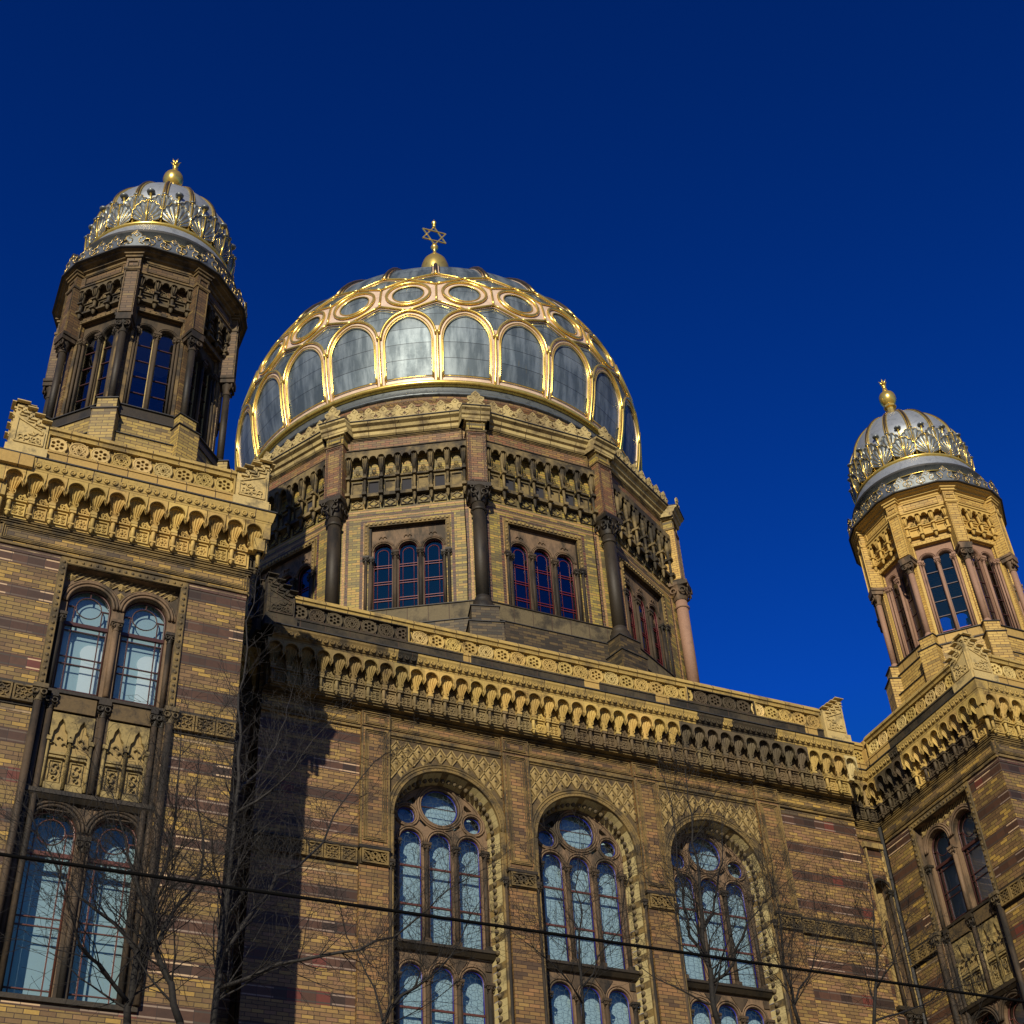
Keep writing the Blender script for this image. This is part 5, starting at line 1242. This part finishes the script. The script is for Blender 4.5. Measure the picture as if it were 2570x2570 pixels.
tree(['C0','C1','C2','C3','C4'],'pale grey barked bare tree reaching up beside the left tower corner',13,(-10.3,-8.0),M['birch'],.05,1.,1.)
tree(['G0','G1'],'thin bare tree with low slanting limb before the first big arched window',14,(-8.9,-9.3),M['bark'],.03)
tree(['H0','H1','H2'],'slim bare tree before the middle big arched window',15,(-5.2,-9.0),M['bark'],.024)
tree(['D0','D1','D2','D3'],'tall bare tree crossing the right big arched window',16,(-2.9,-9.0),M['bark'],.046,1.,1.)
tree(['E0','E1'],'slim dark bare tree before the striped wall beside the right big window',17,(-1.1,-8.5),M['bark'],.032,1.1,1.2)
tree(['F0','F1','F2'],'slim dark bare tree before the corner where the right tower meets the facade',18,(.3,-8.5),M['bark'],.032,1.1,1.2)

# ------------------------------------------------------------------ ground, sky, camera
def struct(o): o['kind']='structure'; return o
b=MB(); b.box(F0,-400,400,-400,400,-.3,-.12); struct(b.build('ground',M['earth']))
b=MB(); b.box(F0,-120,120,12.2,25.,-.11,0.); struct(b.build('road',M['asphalt']))
b=MB(); b.box(F0,-120,120,3.0,12.2,-.11,.14); b.box(F0,-120,120,25.,31.,-.11,.14); struct(b.build('pavement',M['slab']))

for (pts,par) in (([F_.P(u_,w_2,z_) for F_,u_,w_2,z_ in ((Fd(11),1.62,.18,31.0),(Fd(11),1.62,.18,30.5),(Fd(11),1.60,.05,28.3),(Fd(11),1.63,.03,26.5),(Fd(11),1.60,.03,24.8))],b0),
    ([F_.P(u_,w_2,z_) for F_,u_,w_2,z_ in ((Fd(0),1.62,.18,31.0),(Fd(0),1.60,.03,28.3),(Fd(0),1.60,.03,24.8))],b0),
    ([(9.22,.70,21.5),(9.2,.6,20.9),(9.27,.66,20.1),(9.28,.67,17.),(9.28,.66,12.)],facade),
    ([(-7.95,-.1,21.5),(-7.92,.1,20.5),(-7.90,.12,12.)],facade)):
    b=MB(); b.tube(pts,.012,5,0); b.build('lightning_cable',[M['wire']],par)
b=MB(); b.tube([(9.27,.74,20.1),(9.27,.74,8.)],.05,8,0)
for z in (18.6,16.9,15.2,13.5): b.tube([(9.27,.74,z),(9.27,.74,z+.05)],.065,8,0)
b.build('downpipe',[M['lead_roof']],facade)
def un_(*a): pass
w=bpy.data.worlds.new('World'); sc.world=w; w.use_nodes=True; nt=w.node_tree
bg=nt.nodes['Background']; sky=nt.nodes.new('ShaderNodeTexSky'); sky.sky_type='NISHITA'; sky.sun_disc=False
SUN_EL,SUN_AZ=22.1,33.0          # the light travels toward +x,+y
sky.sun_elevation=math.radians(SUN_EL); sky.sun_rotation=math.radians(180+SUN_AZ); sky.air_density=1.0; sky.dust_density=.2; sky.ozone_density=3.
spn=nt.nodes.new('ShaderNodeSeparateColor'); cb=nt.nodes.new('ShaderNodeCombineColor'); nt.links.new(sky.outputs[0],spn.inputs[0])
for i,(cap,g,k) in enumerate(((4.5,3.,.035),(3.6,1.8,.34),(3.4,1.8,.78))):      # deep polarised blue overhead, paler toward the sun and the horizon
    a_=nt.nodes.new('ShaderNodeMath'); a_.operation='MINIMUM'; a_.inputs[1].default_value=cap; nt.links.new(spn.outputs[i],a_.inputs[0])
    p_=nt.nodes.new('ShaderNodeMath'); p_.operation='POWER'; p_.inputs[1].default_value=g; nt.links.new(a_.outputs[0],p_.inputs[0])
    m_=nt.nodes.new('ShaderNodeMath'); m_.operation='MULTIPLY'; m_.inputs[1].default_value=k; nt.links.new(p_.outputs[0],m_.inputs[0]); nt.links.new(m_.outputs[0],cb.inputs[i])
nt.links.new(cb.outputs[0],bg.inputs[0]); bg.inputs[1].default_value=.06
sl=bpy.data.lights.new('sun','SUN'); sl.energy=4.8; sl.angle=math.radians(.5); sl.color=(1.,.90,.73)
so=bpy.data.objects.new('sun',sl); COL.objects.link(so)
d=Vector((math.sin(math.radians(SUN_AZ))*math.cos(math.radians(SUN_EL)),math.cos(math.radians(SUN_AZ))*math.cos(math.radians(SUN_EL)),-math.sin(math.radians(SUN_EL))))
so.rotation_euler=d.to_track_quat('-Z','Y').to_euler(); so.location=(-40,-60,50)
cam=bpy.data.cameras.new('camera'); co=bpy.data.objects.new('camera',cam); COL.objects.link(co); sc.camera=co
Rv=Vector((0.91384747,-0.40319298,-0.048148)); Uv=Vector((-0.22738618,-0.60636976,0.76197851)); Fv=Vector((0.33641988,0.68538394,0.64580998))
m=Matrix((( Rv.x,Uv.x,-Fv.x,-14.76776),(Rv.y,Uv.y,-Fv.y,-27.13083),(Rv.z,Uv.z,-Fv.z,1.7),(0,0,0,1)))
co.matrix_world=m; cam.sensor_width=36; cam.lens=3691.62/2570*36; cam.shift_x=.00306; cam.shift_y=.00168; cam.clip_end=2000; cam.clip_start=.05
sc.view_settings.view_transform='Standard'; sc.view_settings.look='None'; sc.view_settings.exposure=0.; sc.view_settings.gamma=1.
sc.render.resolution_x=1024; sc.render.resolution_y=1024
try: sc.cycles.transparent_max_bounces=16; sc.cycles.max_bounces=6
except Exception: pass
